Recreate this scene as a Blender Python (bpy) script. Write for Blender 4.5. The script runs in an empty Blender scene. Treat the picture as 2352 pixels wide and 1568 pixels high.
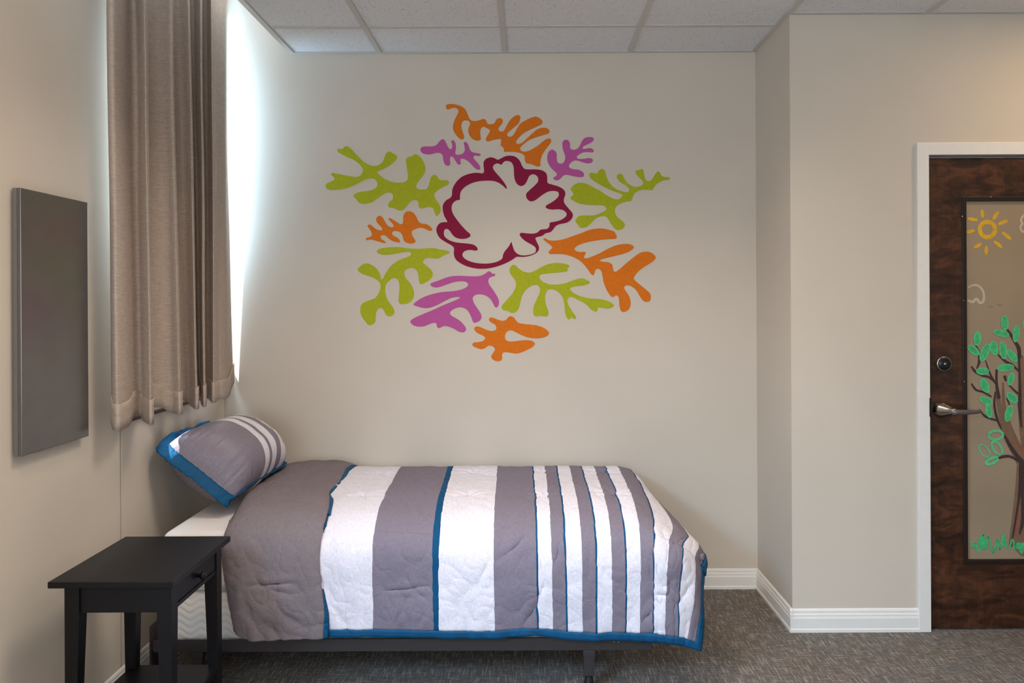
import bpy, bmesh, math, random
from mathutils import Vector, Matrix, noise
from mathutils.geometry import tessellate_polygon

C = bpy.context.scene.collection
SC = bpy.context.scene
random.seed(7)
PI = math.pi

# ------------------------------------------------------------------ camera
F = 1833.0                      # focal length in pixels of the 2352 px frame
VX, VY = 1212.0, 690.0          # vanishing point of the depth direction
EYE = 1.41
ROLL = math.radians(0.28)
cam_d = bpy.data.cameras.new('camera')
cam_d.sensor_width = 36.0
cam_d.lens = F / 2352.0 * 36.0
cam_d.shift_x = (1176.0 - VX) / 2352.0
cam_d.shift_y = (VY - 784.0) / 2352.0
cam = bpy.data.objects.new('camera', cam_d)
cam.location = (0, 0, EYE)
cam.rotation_euler = (PI / 2, ROLL, 0)
cam_d.clip_start = 0.02
C.objects.link(cam)
SC.camera = cam


def at(px, py, Y):
    """room point seen at a pixel of the photograph, at depth Y"""
    dx, dy = px - VX, py - VY
    c, s = math.cos(ROLL), math.sin(ROLL)
    ux, uy = dx * c - dy * s, dx * s + dy * c
    return Vector((ux / F * Y, Y, EYE - uy / F * Y))


# ------------------------------------------------------------------ room measures
YB = 3.90        # back wall
YR = 3.39        # wall with the door
XR = 1.118       # return between the two
XL = -1.47       # left wall
ZC = 2.6185      # ceiling
XCE = -1.132     # free edge of the ceiling (curtain pocket beyond it)
XE, YN = 3.3, -2.6   # unseen ends of the room
ZP = 3.06        # top of the curtain pocket

# ------------------------------------------------------------------ world, exposure, lights
SC.view_settings.view_transform = 'Standard'
SC.view_settings.look = 'None'
SC.view_settings.exposure = 0.0
SC.view_settings.gamma = 1.0
SC.view_settings.use_curve_mapping = False
SC.cycles.use_denoising = True
SC.cycles.max_bounces = 10
SC.cycles.diffuse_bounces = 6
SC.cycles.sample_clamp_indirect = 6.0
SC.cycles.caustics_reflective = False
SC.cycles.caustics_refractive = False

w = bpy.data.worlds.new('daylight')
SC.world = w
w.use_nodes = True
bgn = w.node_tree.nodes['Background']
bgn.inputs['Color'].default_value = (0.80, 0.90, 1.0, 1)
bgn.inputs['Strength'].default_value = 2.0


def area(name, loc, direction, sx, sy, watts, col, spread=PI):
    d = bpy.data.lights.new(name, 'AREA')
    d.shape = 'RECTANGLE'
    d.size, d.size_y = sx, sy
    d.energy = watts
    d.color = col
    d.spread = spread
    o = bpy.data.objects.new(name, d)
    o.location = loc
    o.rotation_euler = Vector(direction).to_track_quat('-Z', 'Y').to_euler()
    C.objects.link(o)
    return o


SUN_T, SUN_D = 0.75, 1.65       # sideways and downward travel per metre along the room
sd = bpy.data.lights.new('sun', 'SUN')
sd.energy = 14.0
sd.angle = math.radians(0.6)
sd.color = (1.0, 0.95, 0.88)
so = bpy.data.objects.new('sun', sd)
so.rotation_euler = Vector((SUN_T, 1.0, -SUN_D)).to_track_quat('-Z', 'Y').to_euler()
so.location = (-4, -2, 6)
C.objects.link(so)

# daylight: the window behind the curtain, and the window in the wall behind the camera
area('window_daylight', (-1.66, 3.40, 2.05), (1, 0, 0), 1.85, 0.9, 115, (0.48, 0.76, 1.0))
area('rear_window_daylight', (-0.3, YN + 0.02, 1.35), (0, 1, -0.03), 2.6, 1.5, 66, (0.84, 0.93, 1.0))
area('side_window_daylight', (-2.55, -0.75, 2.95), (1, 0.95, -0.55), 2.3, 1.0, 400, (0.40, 0.68, 1.0))
# recessed ceiling fittings of the room behind the camera, warm white
for lx, ly, lw in ((-0.11, 2.35, 15.5), (0.81, 2.20, 7), (-0.41, -0.4, 13), (0.81, -0.4, 13)):
    area('ceiling_lamp', (lx, ly, ZC - 0.012), (0, 0, -1), 0.55, 0.55, lw, (1.0, 0.86, 0.72), 2.35)
# warm wall-washing downlight over the door, just right of the picture
area('door_downlight', (2.35, 2.75, ZC - 0.012), (0, 0, -1), 0.16, 0.16, 7, (1.0, 0.66, 0.36))
area('corner_downlight', (-0.75, 1.35, ZC - 0.012), (0, 0, -1), 0.16, 0.16, 11, (1.0, 0.66, 0.38))


# ------------------------------------------------------------------ helpers
def srgb(r, g, b):
    def f(c):
        c /= 255.0
        return c / 12.92 if c <= 0.04045 else ((c + 0.055) / 1.055) ** 2.4
    return (f(r), f(g), f(b), 1.0)


class NT:
    """a small node-tree writer"""
    def __init__(self, name, rough=0.6, spec=0.4, metal=0.0):
        self.m = bpy.data.materials.new(name)
        self.m.use_nodes = True
        self.t = self.m.node_tree
        self.p = self.t.nodes['Principled BSDF']
        self.p.inputs['Roughness'].default_value = rough
        self.p.inputs['Specular IOR Level'].default_value = spec
        self.p.inputs['Metallic'].default_value = metal

    def n(self, kind, **kw):
        nd = self.t.nodes.new(kind)
        for k, v in kw.items():
            setattr(nd, k, v)
        return nd

    def l(self, a, b):
        self.t.links.new(a, b)

    def coord(self, which='Object'):
        return self.n('ShaderNodeTexCoord').outputs[which]

    def mapped(self, src, scale=(1, 1, 1), rot=(0, 0, 0)):
        mp = self.n('ShaderNodeMapping')
        mp.inputs['Scale'].default_value = scale
        mp.inputs['Rotation'].default_value = rot
        self.l(src, mp.inputs['Vector'])
        return mp.outputs['Vector']

    def noise(self, src, scale, detail=3.0, rough=0.55, dist=0.0):
        nz = self.n('ShaderNodeTexNoise')
        nz.inputs['Scale'].default_value = scale
        nz.inputs['Detail'].default_value = detail
        nz.inputs['Roughness'].default_value = rough
        nz.inputs['Distortion'].default_value = dist
        self.l(src, nz.inputs['Vector'])
        return nz.outputs['Fac']

    def ramp(self, src, stops, interp='LINEAR'):
        r = self.n('ShaderNodeValToRGB')
        r.color_ramp.interpolation = interp
        e = r.color_ramp.elements
        e[0].position, e[0].color = stops[0]
        e[1].position, e[1].color = stops[-1]
        for pos, col in stops[1:-1]:
            x = e.new(pos)
            x.color = col
        self.l(src, r.inputs['Fac'])
        return r.outputs['Color']

    def mix(self, fac, a, b, mode='MIX'):
        mx = self.n('ShaderNodeMix', data_type='RGBA', blend_type=mode)
        for sock, v in ((mx.inputs['Factor'], fac), (mx.inputs['A'], a), (mx.inputs['B'], b)):
            pass
        ins = {i.identifier: i for i in mx.inputs}
        for key, v in (('Factor_Float', fac), ('A_Color', a), ('B_Color', b)):
            if hasattr(v, 'is_linked'):
                self.l(v, ins[key])
            else:
                ins[key].default_value = v
        return [o for o in mx.outputs if o.identifier == 'Result_Color'][0]

    def math(self, op, a, b=0.0):
        mt = self.n('ShaderNodeMath', operation=op)
        for i, v in enumerate((a, b)):
            if hasattr(v, 'is_linked'):
                self.l(v, mt.inputs[i])
            else:
                mt.inputs[i].default_value = v
        return mt.outputs[0]

    def sep(self, v):
        s = self.n('ShaderNodeSeparateXYZ')
        self.l(v, s.inputs[0])
        return s.outputs

    def color(self, v):
        if hasattr(v, 'is_linked'):
            self.l(v, self.p.inputs['Base Color'])
        else:
            self.p.inputs['Base Color'].default_value = v
        return self

    def bump(self, src, strength=0.2, dist=0.002, chain=None):
        b = self.n('ShaderNodeBump')
        b.inputs['Strength'].default_value = strength
        b.inputs['Distance'].default_value = dist
        self.l(src, b.inputs['Height'])
        if chain is not None:
            self.l(chain, b.inputs['Normal'])
        self.l(b.outputs['Normal'], self.p.inputs['Normal'])
        return b.outputs['Normal']


def wall_mat(name, col):
    k = NT(name, 0.62, 0.25)
    co = k.coord()
    big = k.noise(co, 1.7, 2)
    k.color(k.ramp(big, [(0.3, [c * 0.965 for c in col[:3]] + [1]), (0.7, [min(1, c * 1.03) for c in col[:3]] + [1])]))
    k.bump(k.noise(co, 160, 3), 0.10, 0.0015)
    return k.m


def plain(name, col, rough=0.5, spec=0.4, metal=0.0, var=0.06, scale=30, bump=0.0):
    k = NT(name, rough, spec, metal)
    co = k.coord()
    nz = k.noise(co, scale, 3)
    k.color(k.ramp(nz, [(0.25, [c * (1 - var) for c in col[:3]] + [1]), (0.75, [min(1, c * (1 + var)) for c in col[:3]] + [1])]))
    if bump:
        k.bump(nz, bump, 0.001)
    return k.m


M = {}
M['wall'] = wall_mat('painted_wall', srgb(208, 200, 188))
M['trimwhite'] = plain('white_trim_paint', srgb(232, 232, 230), 0.35, 0.5, var=0.02)
M['black_metal'] = plain('dark_steel', srgb(48, 44, 46), 0.45, 0.5, 0.0, 0.1, 40)
M['chrome'] = plain('satin_chrome', srgb(178, 172, 162), 0.22, 0.5, 1.0, 0.04, 60)
M['dark_chrome'] = plain('dark_lock_face', srgb(40, 42, 50), 0.3, 0.5, 0.6, 0.06, 60)
M['window_frame'] = plain('dark_window_frame', srgb(60, 34, 28), 0.5, 0.4)
M['mattress'] = None


def link(name, bm, mat, parent=None, smooth=False):
    me = bpy.data.meshes.new(name)
    bmesh.ops.recalc_face_normals(bm, faces=bm.faces)
    bm.to_mesh(me)
    bm.free()
    if smooth:
        for p in me.polygons:
            p.use_smooth = True
    o = bpy.data.objects.new(name, me)
    for m in (mat if isinstance(mat, (list, tuple)) else [mat]):
        me.materials.append(m)
    C.objects.link(o)
    if parent is not None:
        o.parent = parent
        o.location = o.location - parent.location
    return o


def mesh_obj(name, verts, faces, mat, parent=None, smooth=True, uvs=None):
    me = bpy.data.meshes.new(name)
    me.from_pydata([tuple(v) for v in verts], [], faces)
    me.update()
    if uvs is not None:
        ul = me.uv_layers.new(name='UVMap')
        for lp in me.loops:
            ul.data[lp.index].uv = uvs[lp.vertex_index]
    for p in me.polygons:
        p.use_smooth = smooth
    me.materials.append(mat)
    o = bpy.data.objects.new(name, me)
    C.objects.link(o)
    if parent is not None:
        o.parent = parent
        o.location = -parent.location
    return o


def thing(name, label, cat, loc=(0, 0, 0), group=None):
    o = bpy.data.objects.new(name, None)
    o.location = loc
    o.empty_display_size = 0.05
    C.objects.link(o)
    o['label'] = label
    o['category'] = cat
    if group:
        o['group'] = group
    return o


def tag(o, label, cat):
    o['label'] = label
    o['category'] = cat
    return o


def structure(o, label=None, cat=None):
    o['kind'] = 'structure'
    if label:
        o['label'] = label
    if cat:
        o['category'] = cat
    return o


def box(bm, x0, x1, y0, y1, z0, z1, bevel=0.0, seg=2):
    r = bmesh.ops.create_cube(bm, size=1.0)
    vs = r['verts']
    bmesh.ops.scale(bm, vec=(x1 - x0, y1 - y0, z1 - z0), verts=vs)
    bmesh.ops.translate(bm, vec=((x0 + x1) / 2, (y0 + y1) / 2, (z0 + z1) / 2), verts=vs)
    if bevel:
        es = list({e for v in vs for e in v.link_edges})
        bmesh.ops.bevel(bm, geom=es, offset=bevel, segments=seg, affect='EDGES', profile=0.6)
    return bm


def B(*a, **k):
    bm = bmesh.new()
    return box(bm, *a, **k)


def lathe(bm, prof, centre, axis='Y', seg=32, sign=1):
    """prof: (distance along the axis, radius)"""
    rings = []
    for d, r in prof:
        ring = []
        for i in range(seg):
            a = 2 * PI * i / seg
            if axis == 'Y':
                p = (centre[0] + r * math.cos(a), centre[1] + sign * d, centre[2] + r * math.sin(a))
            elif axis == 'X':
                p = (centre[0] + sign * d, centre[1] + r * math.cos(a), centre[2] + r * math.sin(a))
            else:
                p = (centre[0] + r * math.cos(a), centre[1] + r * math.sin(a), centre[2] + sign * d)
            ring.append(bm.verts.new(p))
        rings.append(ring)
    for a, b in zip(rings, rings[1:]):
        for i in range(seg):
            bm.faces.new((a[i], a[(i + 1) % seg], b[(i + 1) % seg], b[i]))
    bm.faces.new(rings[0])
    bm.faces.new(rings[-1])
    return bm


def loft(bm, sections):
    """closed rings of equal length"""
    rings = [[bm.verts.new(p) for p in s] for s in sections]
    n = len(rings[0])
    for a, b in zip(rings, rings[1:]):
        for i in range(n):
            bm.faces.new((a[i], a[(i + 1) % n], b[(i + 1) % n], b[i]))
    bm.faces.new(rings[0])
    bm.faces.new(rings[-1])
    return bm


def extrude_profile(prof, p0, p1, out):
    """sweep a (distance out, height) profile along the floor from p0 to p1"""
    bm = bmesh.new()
    out = Vector(out)
    loft(bm, [[Vector(p) + out * d + Vector((0, 0, z)) for d, z in prof] for p in (p0, p1)])
    return bm


def smooth_closed(pts, n=5):
    """centripetal Catmull-Rom through a closed list of 2D points"""
    out = []
    N = len(pts)
    V2 = [Vector(p) for p in pts]
    for i in range(N):
        p0, p1, p2, p3 = V2[i - 1], V2[i], V2[(i + 1) % N], V2[(i + 2) % N]
        t0 = 0.0
        t1 = t0 + max(1e-4, (p1 - p0).length ** 0.5)
        t2 = t1 + max(1e-4, (p2 - p1).length ** 0.5)
        t3 = t2 + max(1e-4, (p3 - p2).length ** 0.5)
        for k in range(n):
            t = t1 + (t2 - t1) * k / n
            a1 = p0 * ((t1 - t) / (t1 - t0)) + p1 * ((t - t0) / (t1 - t0))
            a2 = p1 * ((t2 - t) / (t2 - t1)) + p2 * ((t - t1) / (t2 - t1))
            a3 = p2 * ((t3 - t) / (t3 - t2)) + p3 * ((t - t2) / (t3 - t2))
            b1 = a1 * ((t2 - t) / (t2 - t0)) + a2 * ((t - t0) / (t2 - t0))
            b2 = a2 * ((t3 - t) / (t3 - t1)) + a3 * ((t - t1) / (t3 - t1))
            out.append(b1 * ((t2 - t) / (t2 - t1)) + b2 * ((t - t1) / (t2 - t1)))
    return out


def flat_shape(name, loops3d, thick, mat, parent):
    """a filled outline (first loop) with holes, standing 'thick' proud towards -Y"""
    tris = tessellate_polygon(loops3d)
    vs = [v for lp in loops3d for v in lp]
    n = len(vs)
    verts = [(v.x, v.y - thick, v.z) for v in vs] + [(v.x, v.y, v.z) for v in vs]
    faces = []
    for t in tris:
        a, b, c = t
        nrm = (Vector(verts[b]) - Vector(verts[a])).cross(Vector(verts[c]) - Vector(verts[a]))
        faces.append((a, b, c) if nrm.y < 0 else (a, c, b))
    k = 0
    for lp in loops3d:
        m = len(lp)
        for i in range(m):
            a, b = k + i, k + (i + 1) % m
            faces.append((a, b, b + n, a + n))
        k += m
    return mesh_obj(name, verts, faces, mat, parent, smooth=False)


# ------------------------------------------------------------------ room shell
def carpet_mat():
    k = NT('woven_carpet', 0.95, 0.08)
    co = k.coord()
    s = k.sep(co)
    warp = k.noise(k.mapped(co, (150, 13, 1)), 1.0, 4, 0.65)      # streaks along the room
    weft = k.noise(k.mapped(co, (16, 150, 1)), 1.0, 4, 0.65)      # streaks across
    grain = k.noise(co, 260, 2, 0.7)
    cloud = k.noise(co, 3.2, 2)
    base = k.mix(k.ramp(cloud, [(0.35, (0, 0, 0, 1)), (0.65, (1, 1, 1, 1))]), srgb(113, 104, 97), srgb(111, 108, 106))
    t1 = k.ramp(warp, [(0.52, (0, 0, 0, 1)), (0.78, (1, 1, 1, 1))])
    t2 = k.ramp(weft, [(0.53, (0, 0, 0, 1)), (0.76, (1, 1, 1, 1))])
    c1 = k.mix(t1, base, srgb(196, 188, 177))
    c2 = k.mix(t2, c1, srgb(186, 177, 167))
    d1 = k.ramp(warp, [(0.24, (0.55, 0.53, 0.52, 1)), (0.45, (1, 1, 1, 1))])
    c3 = k.mix(1.0, c2, d1, 'MULTIPLY')
    d2 = k.ramp(grain, [(0.3, (0.62, 0.62, 0.62, 1)), (0.7, (1.22, 1.22, 1.22, 1))])
    k.color(k.mix(1.0, c3, d2, 'MULTIPLY'))
    k.bump(grain, 0.6, 0.004)
    return k.m


def tile_mat():
    k = NT('ceiling_tile', 0.9, 0.1)
    co = k.coord()
    a = k.noise(co, 95, 4, 0.75)
    sp = k.ramp(a, [(0.33, srgb(174, 174, 176)), (0.42, srgb(222, 225, 229)), (1.0, srgb(230, 232, 236))])
    k.color(sp)
    k.bump(a, 0.3, 0.002)
    return k.m


M['carpet'] = carpet_mat()
M['tile'] = tile_mat()
M['grid'] = plain('ceiling_grid_enamel', srgb(196, 195, 192), 0.45, 0.4, var=0.02)

structure(link('floor', B(XL - 0.3, XE + 0.3, YN - 0.3, YB + 0.3, -0.12, 0.0), M['carpet']))
structure(link('wall_back', B(XL - 0.25, XR + 0.12, YB, YB + 0.14, -0.05, ZP + 0.1), M['wall']))
# return and door wall
structure(link('wall_return', B(XR, XR + 0.12, YR + 0.12, YB - 0.0, -0.05, ZC + 0.1), M['wall']))

DX0, DX1, DZ1 = 1.704, 2.622, 2.008            # door leaf
bm = bmesh.new()
box(bm, XR, DX0 - 0.012, YR, YR + 0.12, -0.05, ZC + 0.1)
box(bm, DX1 + 0.012, XE + 0.2, YR, YR + 0.12, -0.05, ZC + 0.1)
box(bm, DX0 - 0.012, DX1 + 0.012, YR, YR + 0.12, DZ1 + 0.012, ZC + 0.1)
structure(link('wall_front', bm, M['wall']))
# left wall: near length, backing of the panel joints, panel below the window, lintel above
WY0, WY1, WZ0, WZ1 = 2.858, 3.874, 1.05, 2.84    # window opening
bm = bmesh.new()
box(bm, XL - 0.05, XL, YN - 0.2, 2.872, -0.05, 0.90)
box(bm, XL - 0.05, XL, 1.05, 2.872, 0.90, 0.985)
box(bm, XL - 0.05, XL, 1.05, WY0, 0.985, ZP + 0.1)
box(bm, XL - 0.05, XL, YN - 0.2, -1.15, 0.90, ZP + 0.1)      # a second window beside the camera
box(bm, XL - 0.05, XL, -1.15, 1.05, 2.20, ZP + 0.1)
box(bm, XL - 0.05, XL - 0.020, 2.871, YB + 0.01, -0.05, 0.975)     # behind the joint
structure(link('wall_left', bm, M['wall']))
structure(link('trim_panel', B(XL - 0.019, XL - 0.002, 2.881, 3.866, 0.0, 0.9725), M['wall']), 'painted panel set under the window', 'panel')
bm = bmesh.new()
box(bm, XL - 0.05, XL, WY1, YB + 0.001, 0.985, ZP + 0.1)
box(bm, XL - 0.05, XL, WY0, WY1, WZ1, ZP + 0.1)
structure(link('trim_surround', bm, M['wall']), 'window surround on the left wall', 'trim')
bm = bmesh.new()
box(bm, XL - 0.021, XL - 0.003, WY0, 3.10, 0.985, 1.03)  # added strips: low near end lets sun reach the pillow
box(bm, XL - 0.021, XL - 0.003, 3.10, WY1, 0.985, 1.145)  # added, unseen: higher far end keeps sun off the back wall
structure(link('trim_sun_block', bm, M['wall']), 'unseen stepped strips added to block sun under the curtain', 'trim')
# unseen walls that close the room
structure(link('wall_right', B(XE, XE + 0.15, YN - 0.2, YR + 0.1, -0.05, ZC + 0.1), M['wall']))
bm = bmesh.new()
box(bm, XL - 0.2, -1.65, YN - 0.15, YN, -0.05, ZP)
box(bm, 1.05, XE + 0.2, YN - 0.15, YN, -0.05, ZP)
box(bm, -1.65, 1.05, YN - 0.15, YN, -0.05, 0.8)
box(bm, -1.65, 1.05, YN - 0.15, YN, 2.3, ZP)
structure(link('wall_rear', bm, M['wall']))

# window behind the curtain
win = thing('window_1', 'dark framed window behind the pleated curtain', 'window', (XL - 0.03, 3.385, WZ0))
win['kind'] = 'structure'
bm = bmesh.new()
fx0, fx1 = XL - 0.050, XL - 0.022
box(bm, fx0, fx1, WY0, 3.04, 0.984, 1.03)
box(bm, fx0, fx1, 3.04, WY1, 0.984, WZ0 + 0.10)  # unseen far rail raised to block low sun under the curtain
box(bm, fx0, fx1, 3.025, 3.045, WZ0, WZ1 - 0.03)
box(bm, fx0, fx1, WY0, WY1, WZ1 - 0.03, WZ1)
box(bm, fx0, fx1, WY0, WY0 + 0.010, WZ0, WZ1 - 0.03)
box(bm, fx0, fx1, WY1 - 0.012, WY1, WZ0, WZ1 - 0.03)
link('window_frame', bm, M['window_frame'], win)
link('window_sill', B(XL - 0.019, XL + 0.012, 2.874, WY1, 0.973, 0.984), M['window_frame'], win)

# ceiling: tiles, runners, free edge with its pocket
CL = [XCE + 0.416, XCE + 1.025, XCE + 1.635, XCE + 2.245, 1.70, 2.30, 2.91]
structure(link('ceiling', B(XCE, XE + 0.2, YN - 0.2, YB + 0.05, ZC + 0.006, ZC + 0.08), M['tile']))
bm = bmesh.new()
for i, x in enumerate(CL):
    yend = YB if x < XR - 0.05 else YR
    box(bm, x - 0.0125, x + 0.0125, YN, yend, ZC - 0.001, ZC + 0.008)
y = 3.53
while y > YN:
    for xa, xb in zip([XCE] + CL, CL + [XE]):
        if y > YR and xb > XR + 0.05:
            continue
        box(bm, xa + 0.0125, xb - 0.0125, y - 0.011, y + 0.011, ZC + 0.0005, ZC + 0.008)
    y -= 0.6096
structure(link('trim_runners', bm, M['grid']), 'white metal runners of the tile ceiling', 'ceiling grid')
bm = bmesh.new()
box(bm, XCE - 0.022, XCE + 0.002, YN, YB - 0.001, ZC - 0.002, ZC + 0.10)
structure(link('trim_edge', bm, M['grid']), 'white metal edge of the ceiling beside the curtain', 'ceiling grid')
bm = bmesh.new()
box(bm, XCE + 0.002, XR - 0.02, YB - 0.022, YB - 0.0005, ZC - 0.0015, ZC + 0.006)
box(bm, XR - 0.022, XR - 0.0005, YR - 0.022, YB - 0.022, ZC - 0.0015, ZC + 0.006)
box(bm, XR - 0.0005, XE, YR - 0.022, YR - 0.0005, ZC - 0.0015, ZC + 0.006)
structure(link('trim_angle', bm, M['grid']), 'white metal angle where the ceiling meets the walls', 'ceiling grid')
structure(link('ceiling_pocket', B(XL - 0.2, XCE + 0.05, YN - 0.2, YB + 0.1, ZP, ZP + 0.05), M['wall']))

# baseboards: stepped and coved profile
BASE = [(0.0, 0.0), (0.015, 0.0), (0.015, 0.012), (0.012, 0.016), (0.0125, 0.058), (0.010, 0.066), (0.010, 0.073),
        (0.0065, 0.079), (0.0065, 0.088), (0.004, 0.094), (0.0, 0.097)]
structure(link('baseboard_back', extrude_profile(BASE, (XL, YB, 0), (XR - 0.0, YB, 0), (0, -1, 0)), M['trimwhite']))
structure(link('baseboard_return', extrude_profile(BASE, (XR, YB, 0), (XR, YR - 0.012, 0), (-1, 0, 0)), M['trimwhite']))
structure(link('baseboard_front', extrude_profile(BASE, (XR - 0.012, YR, 0), (DX0 - 0.052, YR, 0), (0, -1, 0)), M['trimwhite']))
structure(link('baseboard_left', extrude_profile(BASE, (XL, 2.75, 0), (XL, YB, 0), (1, 0, 0)), M['trimwhite']))

# ------------------------------------------------------------------ door
def door_wood():
    k = NT('figured_dark_wood', 0.32, 0.45)
    co = k.coord()
    a = k.noise(k.mapped(co, (9, 9, 14)), 1.0, 4, 0.6, 1.2)
    b = k.noise(k.mapped(co, (5, 5, 24)), 1.0, 3, 0.6, 0.8)
    c = k.noise(k.mapped(co, (160, 160, 6)), 1.0, 2, 0.5)
    c1 = k.ramp(a, [(0.28, srgb(38, 22, 15)), (0.5, srgb(70, 42, 27)), (0.72, srgb(98, 60, 38))])
    d1 = k.ramp(b, [(0.36, (0.35, 0.32, 0.32, 1)), (0.52, (1, 1, 1, 1))])
    c2 = k.mix(0.85, c1, d1, 'MULTIPLY')
    d2 = k.ramp(c, [(0.3, (0.8, 0.8, 0.8, 1)), (0.7, (1.1, 1.1, 1.1, 1))])
    k.color(k.mix(1.0, c2, d2, 'MULTIPLY'))
    k.bump(c, 0.05, 0.001)
    return k.m


M['doorwood'] = door_wood()
M['bead'] = plain('dark_bead_wood', srgb(34, 22, 17), 0.4, 0.4)
k = NT('frosted_pane', 0.42, 0.4)
co = k.coord()
k.color(k.ramp(k.noise(co, 3.0, 2), [(0.3, srgb(150, 134, 112)), (0.7, srgb(160, 143, 121))]))
k.bump(k.noise(co, 300, 2), 0.08, 0.001)
M['pane'] = k.m

# white frame standing a little proud of the wall
bm = bmesh.new()
TF = YR - 0.016
box(bm, DX0 - 0.054, DX0 - 0.004, TF, YR + 0.11, 0, DZ1 + 0.062, 0.002)
box(bm, DX1 + 0.004, DX1 + 0.054, TF, YR + 0.11, 0, DZ1 + 0.062, 0.002)
box(bm, DX0 - 0.006, DX1 + 0.006, TF, YR + 0.11, DZ1 + 0.010, DZ1 + 0.062, 0.002)
box(bm, DX0 - 0.005, DX0 + 0.012, YR + 0.054, YR + 0.109, 0, DZ1 + 0.011)      # unseen stops added behind the leaf to block light through the gap
box(bm, DX1 - 0.012, DX1 + 0.005, YR + 0.054, YR + 0.109, 0, DZ1 + 0.011)
box(bm, DX0 - 0.005, DX1 + 0.005, YR + 0.054, YR + 0.109, DZ1 - 0.012, DZ1 + 0.011)
structure(link('trim_doorframe', bm, M['trimwhite']), 'white painted frame around the wooden door', 'door frame')

door = thing('door_1', 'dark figured wood door with a long painted glass pane', 'door', (DX0, YR + 0.006, 0.006))
door['kind'] = 'structure'
DY = YR + 0.006
GX0, GX1 = at(2221, 800, DY).x, DX1 - (at(2221, 800, DY).x - DX0)
GZ0, GZ1 = at(2250, 1285, DY).z, at(2250, 462, DY).z
bm = bmesh.new()
for a in ((DX0, GX0 - 0.02, 0.008, DZ1), (GX1 + 0.02, DX1, 0.008, DZ1), (GX0 - 0.02, GX1 + 0.02, 0.008, GZ0 - 0.02),
          (GX0 - 0.02, GX1 + 0.02, GZ1 + 0.02, DZ1)):
    box(bm, a[0], a[1], DY, DY + 0.045, a[2], a[3])
link('door_leaf', bm, M['doorwood'], door)
bm = bmesh.new()
for a in ((GX0 - 0.02, GX0, GZ0 - 0.02, GZ1 + 0.02), (GX1, GX1 + 0.02, GZ0 - 0.02, GZ1 + 0.02),
          (GX0, GX1, GZ0 - 0.02, GZ0), (GX0, GX1, GZ1, GZ1 + 0.02)):
    box(bm, a[0], a[1], DY - 0.003, DY + 0.04, a[2], a[3], 0.003)
link('glazing_bead', bm, M['bead'], door)
for bx, by in ((2210, 497), (2214, 690), (2215, 876), (2276, 452)):
    p = at(bx, by, DY - 0.003)
    bm = bmesh.new()
    lathe(bm, [(-0.001, 0.0028), (0.001, 0.0022), (0.0016, 0.0008)], (p.x, p.y, p.z), 'Y', 10, -1)
    link('bead_screw', bm, M['chrome'], door)
PY = DY + 0.010
link('glass_pane', B(GX0 - 0.004, GX1 + 0.004, PY, PY + 0.006, GZ0 - 0.004, GZ1 + 0.004), M['pane'], door)


def paint(name, col, streak=0.10):
    k = NT(name, 0.75, 0.2)
    co = k.coord()
    nz = k.noise(co, 60, 4, 0.65)
    k.color(k.ramp(nz, [(0.3, [c * (1 - streak) for c in col[:3]] + [1]), (0.7, [min(1, c * (1 + streak)) for c in col[:3]] + [1])]))
    return k.m


M['p_yellow'] = paint('window_paint_yellow', srgb(216, 172, 52), 0.15)
M['p_white'] = paint('window_paint_white', srgb(196, 182, 164), 0.05)
M['p_lilac'] = paint('window_paint_lilac', srgb(142, 122, 128), 0.05)
M['p_green'] = paint('window_paint_green', srgb(72, 182, 118), 0.25)
M['p_palegreen'] = paint('window_paint_pale_green', srgb(100, 196, 140), 0.15)
M['p_branch'] = paint('window_paint_dark_brown', srgb(70, 54, 54), 0.15)
M['p_bark'] = paint('window_paint_brown', srgb(124, 100, 80), 0.12)
M['p_redbark'] = paint('window_paint_red_brown', srgb(142, 88, 70), 0.12)
STROKE = [0.0004]


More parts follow.
